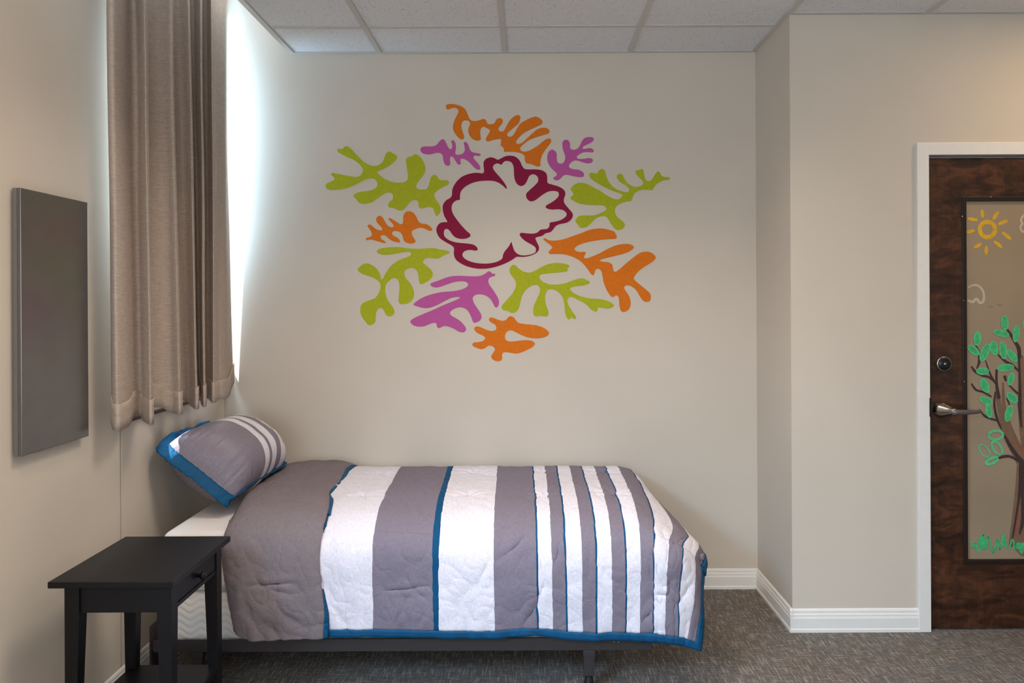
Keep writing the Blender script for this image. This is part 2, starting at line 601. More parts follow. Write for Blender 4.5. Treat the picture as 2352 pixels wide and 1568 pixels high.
def ribbon(bm, pts, widths, layer):
    """a painted stroke on the pane: pixel path and pixel widths"""
    closed = not isinstance(widths[0], (int, float)) or widths[0] < 0
    widths = [abs(x) for x in widths]
    n = len(pts)
    P2 = []
    for i in range(n - 1):
        p0, p1, p2, p3 = (Vector(pts[max(i - 1, 0)]), Vector(pts[i]), Vector(pts[i + 1]), Vector(pts[min(i + 2, n - 1)]))
        for j in range(5):
            t = j / 5.0
            P2.append((0.5 * ((2 * p1) + (p2 - p0) * t + (2 * p0 - 5 * p1 + 4 * p2 - p3) * t * t + (3 * p1 - p0 - 3 * p2 + p3) * t ** 3),
                       widths[i] + (widths[i + 1] - widths[i]) * t))
    P2.append((Vector(pts[-1]), widths[-1]))
    STROKE[0] = (STROKE[0] + 0.00001) % 0.0002
    y = PY - 0.0006 - layer * 0.00025 - STROKE[0]
    left, right = [], []
    for i, (p, wd) in enumerate(P2):
        d = (P2[min(i + 1, len(P2) - 1)][0] - P2[max(i - 1, 0)][0])
        if d.length < 1e-6:
            d = Vector((1, 0))
        d.normalize()
        nrm = Vector((-d.y, d.x)) * wd * 0.5
        left.append(bm.verts.new(at(p.x + nrm.x, p.y + nrm.y, y)))
        right.append(bm.verts.new(at(p.x - nrm.x, p.y - nrm.y, y)))
    for i in range(len(P2) - 1):
        bm.faces.new((left[i], left[i + 1], right[i + 1], right[i]))
    if closed:
        return
    for ring, c, sgn in ((0, P2[0], -1), (-1, P2[-1], 1)):
        # rounded ends
        p, wd = c
        q = P2[1][0] if ring == 0 else P2[-2][0]
        d = (p - q)
        d.normalize()
        nr = Vector((-d.y, d.x))
        a, b = (left[ring], right[ring])
        fan = [a]
        s0 = 1 if ring == -1 else -1
        for j in range(1, 6):
            th = PI * j / 6
            v = nr * math.cos(th) * s0 * wd * 0.5 + d * math.sin(th) * wd * 0.5
            fan.append(bm.verts.new(at(p.x + v.x, p.y + v.y, y)))
        fan.append(b)
        try:
            bm.faces.new(fan)
        except ValueError:
            pass


def strokes(name, items, mat, layer):
    bm = bmesh.new()
    for pts, ws in items:
        if isinstance(ws, (int, float)):
            ws = [ws] * len(pts)
        ribbon(bm, pts, ws, layer)
    o = link(name, bm, mat, door)
    return o


def px_circle(cx, cy, rx, ry, n=18, a0=0.0, rot=0.0):
    return [(cx + rx * math.cos(a0 + 2 * PI * i / n) * math.cos(rot) - ry * math.sin(a0 + 2 * PI * i / n) * math.sin(rot),
             cy + rx * math.cos(a0 + 2 * PI * i / n) * math.sin(rot) + ry * math.sin(a0 + 2 * PI * i / n) * math.cos(rot)) for i in range(n + 1)]


# sun, clouds, birds
sunrays = [(2256, 484, 2257, 497), (2292, 488, 2282, 502), (2295, 514, 2312, 507), (2304, 534, 2320, 548), (2285, 555, 2300, 567),
           (2265, 567, 2265, 582), (2253, 560, 2239, 568), (2223, 533, 2236, 530), (2225, 502, 2243, 505)]
strokes('painted_sun', [(px_circle(2268, 527, 17.5, 17.5, 22), -10)] + [([(a, b), ((a + c) / 2, (b + d) / 2), (c, d)], [6, 9, 6]) for a, b, c, d in sunrays], M['p_yellow'], 1)
strokes('painted_cloud', [([(2224, 660), (2234, 655), (2247, 656), (2257, 667), (2260, 680), (2258, 692), (2250, 695), (2243, 686), (2234, 693), (2224, 690)], [3, 4, 5, 5, 5, 6, 6, 6, 6, 5]),
                          ([(2349, 497), (2345, 505), (2348, 514), (2344, 520), (2347, 530), (2356, 532), (2372, 524), (2384, 528), (2390, 514), (2380, 500), (2364, 492), (2352, 494)], 5)], M['p_white'], 1)
strokes('painted_bird', [([(2269, 703), (2276, 706), (2282, 703)], [2, 3, 2]), ([(2290, 697), (2296, 701), (2303, 700)], [2, 4, 2])], M['p_lilac'], 1)
# tree: pale trunk wash, dark branches, leaves, grass
strokes('painted_trunk', [
    ([(2290, 905), (2300, 950), (2316, 1000), (2340, 1045), (2362, 1085)], [8, 14, 22, 26, 30]),
    ([(2346, 820), (2346, 900), (2350, 980), (2362, 1060)], [10, 16, 18, 20]),
    ([(2304, 880), (2306, 930), (2322, 985), (2348, 1040)], [5, 8, 10, 12]),
    ([(2344, 1070), (2342, 1130), (2334, 1200), (2324, 1248)], [16, 22, 22, 14]),
    ([(2362, 1070), (2362, 1150), (2360, 1250)], [40, 44, 60])], M['p_bark'], 1)
strokes('painted_bark_streak', [([(2341, 1150), (2337, 1200), (2332, 1232)], [5, 10, 4]), ([(2324, 1000), (2340, 1022), (2350, 1040)], [3, 6, 4])], M['p_redbark'], 2)
strokes('painted_branch', [
    ([(2314, 757), (2324, 772), (2332, 785), (2340, 800), (2342, 820)], [5, 7, 7, 9, 7]),
    ([(2340, 812), (2342, 860), (2343, 900), (2342, 930), (2346, 980)], [6, 5, 6, 9, 4]),
    ([(2242, 795), (2249, 812), (2249, 832), (2244, 845)], [4, 7, 6, 3]),
    ([(2232, 842), (2240, 853), (2256, 862), (2272, 866), (2286, 878)], [4, 6, 5, 5, 5]),
    ([(2264, 828), (2273, 855), (2282, 873), (2290, 884)], [2, 4, 5, 5]),
    ([(2232, 882), (2242, 895), (2258, 900), (2276, 910)], [4, 5, 4, 4]),
    ([(2293, 815), (2310, 830), (2325, 838), (2340, 852)], [3, 6, 6, 4]),
    ([(2289, 850), (2289, 880), (2294, 912)], [5, 6, 9]),
    ([(2286, 900), (2284, 930), (2290, 960), (2300, 985)], [3, 5, 6, 3]),
    ([(2250, 940), (2262, 955), (2278, 962), (2292, 966)], [2, 5, 5, 4]),
    ([(2308, 865), (2310, 873)], [7, 5]), ([(2318, 884), (2334, 900), (2342, 905)], [3, 5, 5]),
    ([(2313, 915), (2319, 930)], [4, 3]),
    ([(2306, 998), (2318, 1020), (2334, 1044), (2350, 1062)], [5, 8, 9, 10]),
    ([(2294, 1052), (2306, 1048), (2320, 1048), (2336, 1056), (2348, 1066)], [5, 7, 6, 6, 6]),
    ([(2346, 1068), (2344, 1110), (2338, 1160), (2330, 1210), (2322, 1255)], [12, 9, 5, 5, 3]),
    ([(2352, 1068), (2352, 1120), (2350, 1190), (2342, 1225)], [14, 16, 10, 4])], M['p_branch'], 3)
leaves = [  # cx, cy, long half, short half, angle
    (2245, 777, 17, 9, 92), (2236, 804, 17, 9, 40), (2262, 809, 23, 10, 112), (2283, 799, 17, 10, 80), (2304, 804, 21, 9, 84),
    (2325, 817, 17, 9, 52), (2308, 741, 17, 9, 84), (2300, 765, 19, 8, 14), (2334, 766, 20, 8, 96), (2310, 844, 20, 9, -6),
    (2257, 852, 15, 9, 0), (2262, 885, 18, 10, 66), (2265, 920, 16, 9, 25), (2271, 944, 16, 8, 76), (2322, 870, 15, 8, 104),
    (2325, 913, 16, 10, 42), (2317, 949, 20, 9, 104), (2355, 748, 14, 6, 80)]
for i, (lx, ly, la, lb, an) in enumerate(leaves):
    bm = bmesh.new()
    ra = math.radians(an)
    pts = []
    for j in range(20):
        t = 2 * PI * j / 20
        x = la * math.cos(t)
        yy = lb * math.sin(t) * (1 - 0.25 * abs(math.cos(t)) ** 3)
        pts.append(at(lx + x * math.cos(ra) - yy * math.sin(ra), ly + x * math.sin(ra) + yy * math.cos(ra), PY - 0.0018))
    bm.faces.new([bm.verts.new(p) for p in pts])
    o = link('painted_leaf', bm, M['p_green'], door)
    bm = bmesh.new()
    ring = px_circle(lx, ly, la * 0.92, lb * 0.80, 16, 0.0, ra)
    ribbon(bm, ring, [-2.6] * len(ring), 6)
    o2 = link('leaf_outline', bm, M['p_palegreen'], o)
    o2.location = (0, 0, 0)
for (lx, ly, la, lb, an, wd) in ((2287, 999, 17, 10, -4, 5.5), (2290, 1028, 17, 9, 56, 5), (2261, 1035, 17, 9, 52, 3), (2278, 1058, 14, 6, -25, 7)):
    bm = bmesh.new()
    ring = px_circle(lx, ly, la, lb, 16, 0.0, math.radians(an))
    ribbon(bm, ring, [-wd] * len(ring), 5)
    o = link('painted_leaf', bm, M['p_palegreen'], door)
gr = []
zig = [(2229, 1244), (2236, 1258), (2240, 1247), (2248, 1267), (2256, 1238), (2260, 1228), (2264, 1262), (2270, 1232), (2276, 1255),
       (2281, 1270), (2287, 1250), (2291, 1240), (2297, 1262), (2304, 1226), (2312, 1258)]
gr.append((zig, 4))
gr.append(([(2318, 1262), (2326, 1238), (2332, 1262), (2338, 1246), (2346, 1270), (2354, 1244), (2362, 1266), (2372, 1240), (2382, 1264), (2392, 1244)], 4))
o = strokes('painted_grass', gr, M['p_green'], 4)
for gx, gy, ga, gb in ((2257, 1246, 11, 15), (2305, 1240, 5, 14), (2345, 1254, 11, 8)):
    bm = bmesh.new()
    bm.faces.new([bm.verts.new(at(q[0], q[1], PY - 0.0021)) for q in px_circle(gx, gy, ga, gb, 18)[:-1]])
    o2 = link('grass_tuft', bm, M['p_green'], o)
    o2.location = (0, 0, 0)

# lock and lever
lock = bmesh.new()
p = at(2166, 835, DY)
lathe(lock, [(0, 0.031), (0.006, 0.033), (0.012, 0.031), (0.013, 0.027), (0.012, 0.026)], (p.x, DY, p.z), 'Y', 36, -1)
lo = link('deadbolt', lock, M['chrome'], door, True)
bm = bmesh.new()
lathe(bm, [(0.0118, 0.0285), (0.0150, 0.0270), (0.0165, 0.010)], (p.x, DY, p.z), 'Y', 32, -1)
o = link('lock_face', bm, M['dark_chrome'], lo, True)
o.location = (0, 0, 0)
bm = bmesh.new()
lathe(bm, [(0.016, 0.0062), (0.0185, 0.0055), (0.0195, 0.003)], (p.x, DY, p.z), 'Y', 24, -1)
o = link('key_cylinder', bm, M['chrome'], lo, True)
o.location = (0, 0, 0)
p = at(2163, 940, DY)
hx, hz = p.x, p.z
bm = bmesh.new()
secs = []
for d, r, ox in ((0.0, 0.034, 0.0), (0.006, 0.034, 0.0), (0.020, 0.028, 0.007), (0.045, 0.017, 0.020), (0.058, 0.0115, 0.026), (0.066, 0.0095, 0.028)):
    secs.append([(hx - 0.006 + ox + r * math.cos(2 * PI * i / 28), DY - d, hz + r * math.sin(2 * PI * i / 28)) for i in range(28)])
loft(bm, secs)
hd = link('door_handle', bm, M['chrome'], door, True)
bm = bmesh.new()
secs = []
for sx, hw, hh, dy in ((0.0, 0.010, 0.0115, 0.060), (0.02, 0.0085, 0.0118, 0.063), (0.06, 0.006, 0.0105, 0.062), (0.105, 0.005, 0.0080, 0.056), (0.120, 0.0045, 0.0068, 0.052), (0.126, 0.002, 0.003, 0.050)):
    secs.append([(hx + 0.012 + sx, DY - dy + hw * math.cos(2 * PI * i / 16), hz - 0.004 + hh * math.sin(2 * PI * i / 16)) for i in range(16)])
loft(bm, secs)
o = link('lever', bm, plain('dull_lever_metal', srgb(112, 106, 104), 0.42, 0.5, 0.6, 0.04), hd, True)
o.location = (0, 0, 0)
p0, p1 = at(2128, 912, DY), at(2130, 955, DY)
link('strike_plate', B(DX0 - 0.0075, DX0 - 0.0006, TF - 0.0012, YR + 0.03, p1.z, p0.z), M['dark_chrome'], door)

# ------------------------------------------------------------------ wall mural
FR = {'A': (700, 200, 5.2267), 'B': (1130, 200, 5.2267), 'C': (780, 460, 5.2267), 'D': (1080, 560, 5.2267),
      'E': (970, 330, 5.2263), 'F': (1280, 370, 8.711), 'G': (1235, 510, 7.127)}
MURAL = [
 ('painted_frond', 'green', 'lime green painted frond, upper left', [[('A', "390,755 395,742 455,740 480,712 520,715 570,755 640,830 720,905 800,943 880,938 935,895 960,835 985,785 1020,773 1060,795 1100,820 1110,845 1080,890 1020,940 940,985 873,1020 900,1055 960,1100 1050,1138 1140,1147 1195,1140 1230,1115 1238,1060 1225,960 1213,890 1225,850 1285,828 1320,806 1365,820 1410,870 1440,930 1448,990 1430,1050 1390,1100 1350,1155 1337,1195 1355,1220 1410,1228 1460,1222 1485,1185 1500,1125 1520,1075 1560,1053 1590,1070 1610,1105 1650,1118 1715,1120 1732,1145 1720,1170 1660,1200 1590,1245 1555,1290 1565,1335 1600,1385 1625,1430 1630,1480 1605,1530 1578,1545 1560,1510 1540,1455 1500,1440 1440,1448 1395,1457 1370,1440 1365,1385 1340,1358 1310,1355 1270,1375 1220,1435 1180,1472 1130,1480 1095,1462 1050,1447 1010,1440 1000,1410 1020,1375 1055,1345 1060,1300 1030,1268 985,1268 920,1300 860,1345 820,1375 760,1395 700,1402 650,1385 620,1345 582,1305 600,1283 660,1258 760,1245 830,1225 870,1190 868,1140 830,1100 790,1095 730,1108 640,1155 540,1200 440,1225 340,1232 275,1225 250,1195 255,1165 300,1140 355,1110 355,1090 315,1050 325,1033 390,1040 480,1058 560,1072 630,1078 670,1058 698,1000 680,955 640,910 580,870 520,845 450,810 400,778")]]),
 ('painted_frond', 'purple', 'small orchid purple painted frond, upper left', [[('A', "1388,755 1400,725 1440,712 1530,712 1580,695 1610,660 1645,628 1675,632 1700,680 1725,728 1750,747 1768,730 1770,690 1760,650 1775,637 1800,655 1815,710 1810,770 1808,800 1830,812 1870,808 1910,785 1922,750 1915,700 1910,668 1930,657 1955,680 1975,730 1995,768 2030,785 2090,797 2115,810 2100,825 2040,823 2025,840 2035,865 2080,915 2105,960 2105,985 2080,992 2040,970 1990,915 1940,875 1900,860 1870,865 1868,890 1872,920 1850,932 1825,910 1795,860 1770,832 1750,835 1742,870 1745,925 1720,945 1685,930 1665,880 1658,830 1640,800 1600,788 1550,797 1500,808 1440,803 1405,785")]]),
 ('painted_frond', 'orange', 'orange painted frond at the top', [[('A', "1693,235 1705,212 1745,203 1810,208 1880,232 1925,265 1950,315 1975,375 2000,400 2050,408 2100,395 2150,382 2175,395 2185,425 2205,443 2245,445 2280,430 2295,395 2320,376"), ('B', "100,374 130,395 125,430 95,470 78,500 90,525 120,535 145,520 175,465 210,405 255,360 305,337 335,345 340,380 322,430 270,480 215,525 185,555 185,585 215,597 245,585 275,545 305,490 340,440 400,400 470,368 530,355 575,375 608,410 600,440 540,475 450,515 380,555 320,610 292,650 295,675 325,682 370,660 430,605 490,550 550,505 620,487 670,500 692,530 680,555 620,575 540,600 450,635 380,685 340,730 345,757 380,773 430,768 490,740 560,695 620,645 670,618 700,620 712,650 690,690 640,755 600,825 582,890 582,940 560,955 520,945 470,925 410,912 395,880 390,830 360,800 300,782 220,775 145,775 145,745 125,715 103,700 110,660 105,625 80,623 20,635 0,640"), ('A', "2205,653 2180,645 2175,620 2195,580 2220,535 2220,515 2180,490 2150,475 2120,490 2105,535 2110,590 2112,630 2080,643 2030,632 1985,590 1962,530 1970,480 1985,440 1970,410 1935,400 1900,408 1880,450 1890,520 1910,580 1910,615 1885,630 1850,610 1800,550 1778,490 1790,420 1815,360 1843,300 1840,270 1810,250 1770,252 1720,270 1700,258")]]),
 ('painted_frond', 'purple', 'orchid purple painted frond, upper right', [[('B', "845,690 850,655 880,633 915,640 937,680 937,725 960,750 1000,750 1035,730 1060,690 1085,640 1120,608 1165,600 1205,603 1223,625 1205,655 1150,685 1095,715 1088,735 1110,742 1160,732 1200,738 1223,765 1210,782 1160,780 1100,783 1045,810 1020,835 1025,855 1060,862 1110,860 1160,852 1200,860 1212,880 1190,910 1150,915 1100,905 1050,888 1000,880 955,900 925,940 930,965 970,983 1040,992 1085,1015 1105,1045 1095,1075 1050,1080 980,1070 900,1053 860,1060 830,1090 800,1115 765,1118 735,1097 745,1080 775,1060 775,1035 740,1000 695,950 665,880 665,820 685,770 720,750 755,765 777,800 777,860 790,905 825,920 860,905 880,850 870,800 850,740")]]),
 ('painted_frond', 'green', 'lime green painted frond, upper right', [[('F', "262,560 290,520 360,460 440,432 520,437 600,460 720,520 850,590 980,675 1100,740 1170,762 1245,757 1285,715 1308,685 1270,655 1120,600 960,525 820,450 720,385 650,315 640,265 680,230 745,242 800,245 830,185 890,157 940,175 965,230 985,310 1030,410 1100,500 1180,560 1280,600 1390,622 1425,610 1440,560 1400,510 1310,450 1240,400 1190,330 1195,275 1250,252 1300,270 1340,350 1400,430 1480,490 1560,515 1640,505 1700,475 1722,435 1700,390 1620,310 1568,235 1575,190 1625,180 1700,157 1730,210 1745,310 1780,385 1830,400 1890,370 1940,290 1985,225 2030,208 2060,240 2090,295 2140,315 2225,318 2258,345 2240,370 2170,375 2080,405 1990,460 1930,530 1900,575 1800,575 1700,572 1610,605 1540,650 1515,710 1480,795 1410,805 1300,835 1200,890 1155,950 1155,1020 1190,1100 1260,1165 1330,1225 1355,1280 1335,1330 1270,1370 1215,1378 1150,1345 1080,1260 1020,1160 980,1115 930,1100 860,1108 790,1135 720,1195 640,1280 560,1325 460,1332 430,1300 400,1255 362,1205 390,1140 450,1095 540,1085 700,1087 790,1070 900,1020 970,980 985,945 950,900 890,882 760,880 620,875 480,857 380,825 290,770 255,735 290,705 322,655 300,610")]]),
 ('painted_flower', 'magenta', 'dark magenta painted flower outline in the middle', [[('E', "735,350 735,230 760,185 820,163 870,175 905,192 945,175 1000,150 1060,143 1120,158 1170,205 1195,260 1225,300 1270,308 1370,308 1450,325 1490,360 1500,410 1505,470 1560,490 1650,520 1705,560 1718,605 1700,660 1702,705 1750,770 1800,830 1808,860 1790,905 1740,945 1640,968 1600,990 1570,1030 1535,1062 1480,1075 1440,1105 1380,1120 1358,1132 1375,1180 1400,1235 1395,1280 1360,1315 1290,1345 1210,1358 1130,1358 1090,1385 1030,1420 960,1450 870,1480 770,1498 660,1498 560,1478 470,1440 400,1385 378,1320 380,1250 350,1220 280,1180 205,1125 170,1050 175,1000 210,955 260,940 300,938 265,870 245,790 250,730 285,680 335,650 355,620 360,550 400,470 470,400 560,362 650,348")],
   [('E', "450,670 452,620 465,570 510,520 590,475 680,450 780,443 860,448 920,470 970,505 1010,540 1015,530 985,470 930,400 870,330 848,290 855,260 890,238 920,240 945,252 965,235 985,212 1030,208 1070,225 1095,275 1100,350 1110,430 1140,485 1185,508 1225,492 1255,450 1280,395 1310,370 1350,370 1385,400 1390,450 1350,500 1290,555 1248,600 1248,640 1275,680 1315,692 1360,675 1440,615 1510,575 1580,567 1630,580 1638,620 1610,660 1550,705 1490,740 1480,760 1505,780 1560,790 1640,787 1695,800 1733,840 1720,875 1660,915 1590,935 1530,950 1525,990 1500,1020 1420,1032 1380,1065 1330,1078 1250,1075 1185,1070 1168,1085 1185,1120 1240,1170 1320,1215 1360,1250 1358,1300 1310,1325 1230,1340 1160,1330 1110,1290 1085,1230 1068,1180 1040,1230 990,1290 970,1330 960,1375 920,1405 850,1428 760,1438 660,1432 570,1410 500,1370 482,1335 495,1300 530,1280 590,1275 645,1283 665,1268 655,1240 610,1210 550,1198 480,1192 400,1182 320,1155 270,1115 258,1070 270,1030 300,1022 330,1045 365,1095 410,1130 480,1142 540,1133 575,1110 575,1085 530,1045 470,980 400,890 360,820 352,760 370,710 410,680")]]),
 ('painted_frond', 'orange', 'small orange painted frond at the left', [[('C', "315,465 325,450 375,435 388,410 375,370 345,325 335,305 355,288 390,305 430,340 480,358 512,355 505,325 465,285 440,240 450,200 485,185 515,205 545,255 580,305 625,325 650,310 640,285 600,240 585,215 605,213 650,238 700,270 740,288 760,270 765,190 790,145 830,130 880,145 920,195 950,255 990,280 1040,285 1090,315 1115,350 1100,365 1060,360 1010,335 960,330 910,345 870,370 870,410 890,450 912,490 890,515 850,518 800,505 770,480 755,420 730,385 680,368 640,375 630,400 650,425 690,445 720,475 725,505 690,502 640,490 600,465 560,430 525,415 490,435 505,465 545,492 555,510 530,512 470,495 400,475 350,472 325,480")]]),
 ('painted_frond', 'green', 'lime green painted frond, lower left', [[('C', "447,615 460,592 520,573 620,563 720,562 820,575 920,583 1020,578 1110,572 1200,588 1290,605 1325,620 1300,640 1240,665 1190,695 1130,697 1060,690 1020,705 1000,740 1020,765 1070,805 1110,850 1120,890 1100,935 1050,975 1000,1000 970,1005 955,975 945,900 930,850 895,818 840,815 790,840 778,880 795,930 840,985 880,1050 895,1120 880,1180 840,1225 780,1245 725,1240 708,1205 712,1130 720,1040 710,975 685,940 645,932 600,960 560,1005 548,1060 555,1130 580,1200 625,1260 655,1310 655,1360 620,1390 585,1390 550,1360 525,1310 500,1290 470,1300 440,1345 435,1400 430,1455 395,1490 355,1498 310,1455 265,1390 248,1320 260,1255 300,1220 370,1195 420,1175 460,1130 485,1070 490,1010 465,970 410,930 340,905 270,880 225,850 218,825 245,795 290,762 340,757 400,785 450,825 485,880 500,940 515,945 540,900 580,830 640,765 720,715 800,685 850,660 858,635 830,618 770,622 680,638 590,652 510,650 465,635")]]),
 ('painted_frond', 'purple', 'orchid purple painted frond, lower left', [[('C', "1090,1005 1110,990 1180,965 1270,930 1350,910 1450,905 1560,910 1660,910 1720,895 1760,870 1790,850 1815,860 1835,880 1860,880 1870,895 1850,910 1805,925 1785,960 1795,1005 1840,1070 1885,1140 1912,1200 1910,1250 1890,1283 1868,1280 1845,1240 1810,1185 1760,1145 1690,1127 1630,1135 1600,1165 1605,1210 1640,1275 1690,1350 1705,1395 1690,1435 1650,1462 1610,1467 1595,1440 1570,1375 1530,1315 1480,1287 1430,1285 1370,1305 1327,1345 1335,1375 1390,1410 1450,1450 1500,1505 1520,1550 1495,1580 1440,1578 1380,1545 1310,1515 1250,1508 1215,1525 1190,1533 1170,1515 1160,1475 1130,1470 1080,1485 1020,1510 950,1515 890,1500 850,1460 855,1440 900,1410 1000,1365 1120,1315 1240,1260 1350,1215 1420,1185 1447,1170 1440,1162 1400,1160 1340,1172 1250,1215 1150,1265 1070,1290 1000,1290 930,1270 887,1250 920,1215 1000,1165 1110,1125 1230,1100 1370,1088 1460,1070 1525,1040 1545,1010 1520,980 1460,970 1380,980 1290,1008 1200,1040 1150,1045 1105,1030")]]),
 ('painted_frond', 'green', 'lime green painted frond, lower right', [[('D', "472,330 480,285 510,253 545,258 590,300 650,335 720,343 780,320 850,280 920,248 1000,232 1080,230 1150,242 1192,262 1185,280 1160,295 1172,310 1160,328 1110,338 1000,348 900,358 845,370 832,395 850,435 900,468 970,487 1060,487 1140,472 1230,440 1300,418 1350,413 1395,432 1437,460 1420,480 1370,495 1290,505 1220,520 1200,540 1225,575 1290,615 1370,640 1450,655 1550,660 1640,680 1700,710 1725,735 1700,762 1640,775 1570,765 1530,768 1528,790 1510,813 1470,800 1430,765 1380,715 1300,675 1240,642 1200,637 1170,660 1170,710 1200,770 1240,830 1270,880 1262,900 1240,898 1215,880 1200,898 1180,905 1160,885 1140,830 1132,750 1120,670 1090,610 1040,565 980,543 940,550 910,585 898,650 910,730 935,800 940,840 920,870 880,868 850,862 800,870 765,855 755,800 765,740 800,660 832,590 835,530 810,495 770,492 720,510 660,560 620,630 600,710 580,780 545,820 500,828 450,805 395,790 375,765 385,735 440,670 510,590 548,510 550,470 530,420 490,370")]]),
 ('painted_frond', 'orange', 'large orange painted frond at the right', [[('G', "92,275 110,262 190,297 300,300 420,280 560,232 700,185 840,130 950,108 1050,103 1160,125 1250,155 1285,205 1295,245 1280,270 1180,278 1040,290 880,315 740,350 640,395 605,435 625,470 680,487 770,487 788,500 770,540 760,580 790,592 880,565 1000,515 1130,445 1270,385 1400,357 1500,360 1570,395 1570,425 1500,480 1380,525 1240,560 1110,590 1020,620 1020,632 1080,648 1160,657 1220,695 1232,750 1245,800 1270,812 1330,775 1430,690 1550,590 1660,510 1760,483 1850,495 1920,550 1930,590 1890,640 1790,705 1680,780 1610,850 1572,915 1590,950 1670,1020 1780,1110 1840,1170 1852,1230 1835,1290 1780,1305 1725,1285 1670,1210 1610,1110 1550,1060 1490,1035 1435,1040 1415,1075 1445,1130 1490,1200 1520,1290 1515,1380 1465,1450 1400,1472 1360,1445 1340,1380 1332,1290 1315,1215 1280,1197 1250,1220 1220,1227 1180,1190 1120,1090 1078,980 1062,890 1045,815 1015,772 970,763 940,790 925,850 905,868 880,855 830,790 770,710 700,640 600,580 490,540 380,522 280,522 210,522 178,500 190,470 237,420 220,385 150,330")]]),
 ('painted_frond', 'orange', 'orange painted frond at the bottom', [[('D', "25,1205 40,1185 90,1178 150,1165 178,1130 160,1105 100,1075 60,1045 48,1020 60,995 95,990 150,1010 210,1035 260,1045 305,1032 315,1008 300,970 250,940 225,910 235,885 265,882 320,905 390,922 430,912 455,880 480,868 520,878 545,910 575,945 630,958 720,967 810,980 880,1005 930,1040 947,1070 930,1100 870,1125 790,1133 700,1123 620,1095 550,1060 510,1042 475,1037 440,1055 417,1100 425,1145 460,1168 530,1168 620,1157 700,1155 755,1170 777,1200 750,1235 680,1275 610,1303 550,1315 500,1308 440,1298 400,1303 382,1330 385,1365 375,1395 335,1407 285,1395 253,1355 270,1315 297,1270 285,1240 245,1220 210,1225 180,1250 130,1262 75,1245 35,1225")]]),
]
M['m_green'] = paint('mural_paint_lime', srgb(170, 178, 34), 0.07)
M['m_orange'] = paint('mural_paint_orange', srgb(216, 116, 26), 0.07)
M['m_purple'] = paint('mural_paint_orchid', srgb(186, 88, 156), 0.05)
M['m_magenta'] = paint('mural_paint_magenta', srgb(138, 22, 62), 0.05)
mural = thing('wall_mural', 'colourful painted mural of fronds around a magenta flower on the back wall', 'mural', at(1145, 533, YB - 0.002))
for name, colr, lab, loops in MURAL:
    L3 = []
    for segs in loops:
        pts = []
        for fr, s in segs:
            ox, oy, kk = FR[fr]
            for tok in s.split():
                a, b = tok.split(',')
                pts.append((ox + float(a) / kk, oy + float(b) / kk))
        L3.append([at(q.x, q.y, YB - 0.0006) for q in smooth_closed(pts, 4)])
    o = flat_shape(name, L3, 0.0012, M['m_' + colr], mural)
    o['label'] = lab

# ------------------------------------------------------------------ steel panel on the left wall
k = NT('brushed_steel', 0.30, 0.5, 0.70)
co = k.coord()
nz = k.noise(co, 14, 3)
k.color(k.ramp(nz, [(0.3, srgb(112, 110, 110)), (0.7, srgb(117, 115, 115))]))
k.l(k.ramp(k.noise(co, 6, 2), [(0.3, (0.20, 0.20, 0.20, 1)), (0.7, (0.26, 0.26, 0.26, 1))]), k.p.inputs['Roughness'])
M['steel'] = k.m
M['steel_edge'] = plain('steel_edge', srgb(134, 134, 136), 0.35, 0.5, 0.8, 0.04)
M['wood_back'] = plain('panel_backing', srgb(90, 84, 80), 0.7, 0.2)
PX1 = XL + 0.030
sY0, sY1 = 1833 * (-PX1) / (1212 - 49.0), 1833 * (-PX1) / (1212 - 202.5)
sz1, sz0 = at(202, 465, sY1).z, at(207, 1001, sY1).z
pan = thing('wall_panel', 'dark grey brushed steel panel mounted on the left wall', 'panel', (XL, (sY0 + sY1) / 2, sz0))
link('panel_face', B(PX1 - 0.012, PX1, sY0, sY1, sz0, sz1, 0.0018), M['steel'], pan)
link('panel_edge', B(PX1 - 0.024, PX1 - 0.0121, sY0 + 0.0005, sY1 - 0.0005, sz0 + 0.0005, sz1 - 0.0005), M['steel_edge'], pan)
link('panel_backing', B(XL, PX1 - 0.0241, sY0 + 0.03, sY1 - 0.03, sz0 + 0.03, sz1 - 0.03), M['wood_back'], pan)

# ------------------------------------------------------------------ curtain
def curtain_mat():
    k = NT('woven_curtain', 0.85, 0.15)
    co = k.coord()
    th = k.noise(k.mapped(co, (30, 30, 420)), 1.0, 3, 0.6)
    tv = k.noise(k.mapped(co, (420, 420, 30)), 1.0, 2, 0.6)
    c = k.ramp(th, [(0.25, srgb(166, 152, 142)), (0.5, srgb(180, 167, 156)), (0.75, srgb(196, 184, 173))])
    d = k.ramp(tv, [(0.3, (0.9, 0.9, 0.9, 1)), (0.7, (1.06, 1.06, 1.06, 1))])
    k.color(k.mix(1.0, c, d, 'MULTIPLY'))
    k.bump(th, 0.35, 0.0015)
    return k.m


M['curtain'] = curtain_mat()
# fold profile: (Y along the wall, X out from it) at the top and at the hem
def fold(px, x):
    """a fold of the curtain: seen at pixel column px when x metres from the room axis"""
    return (F * (-x) / (VX - px), x)


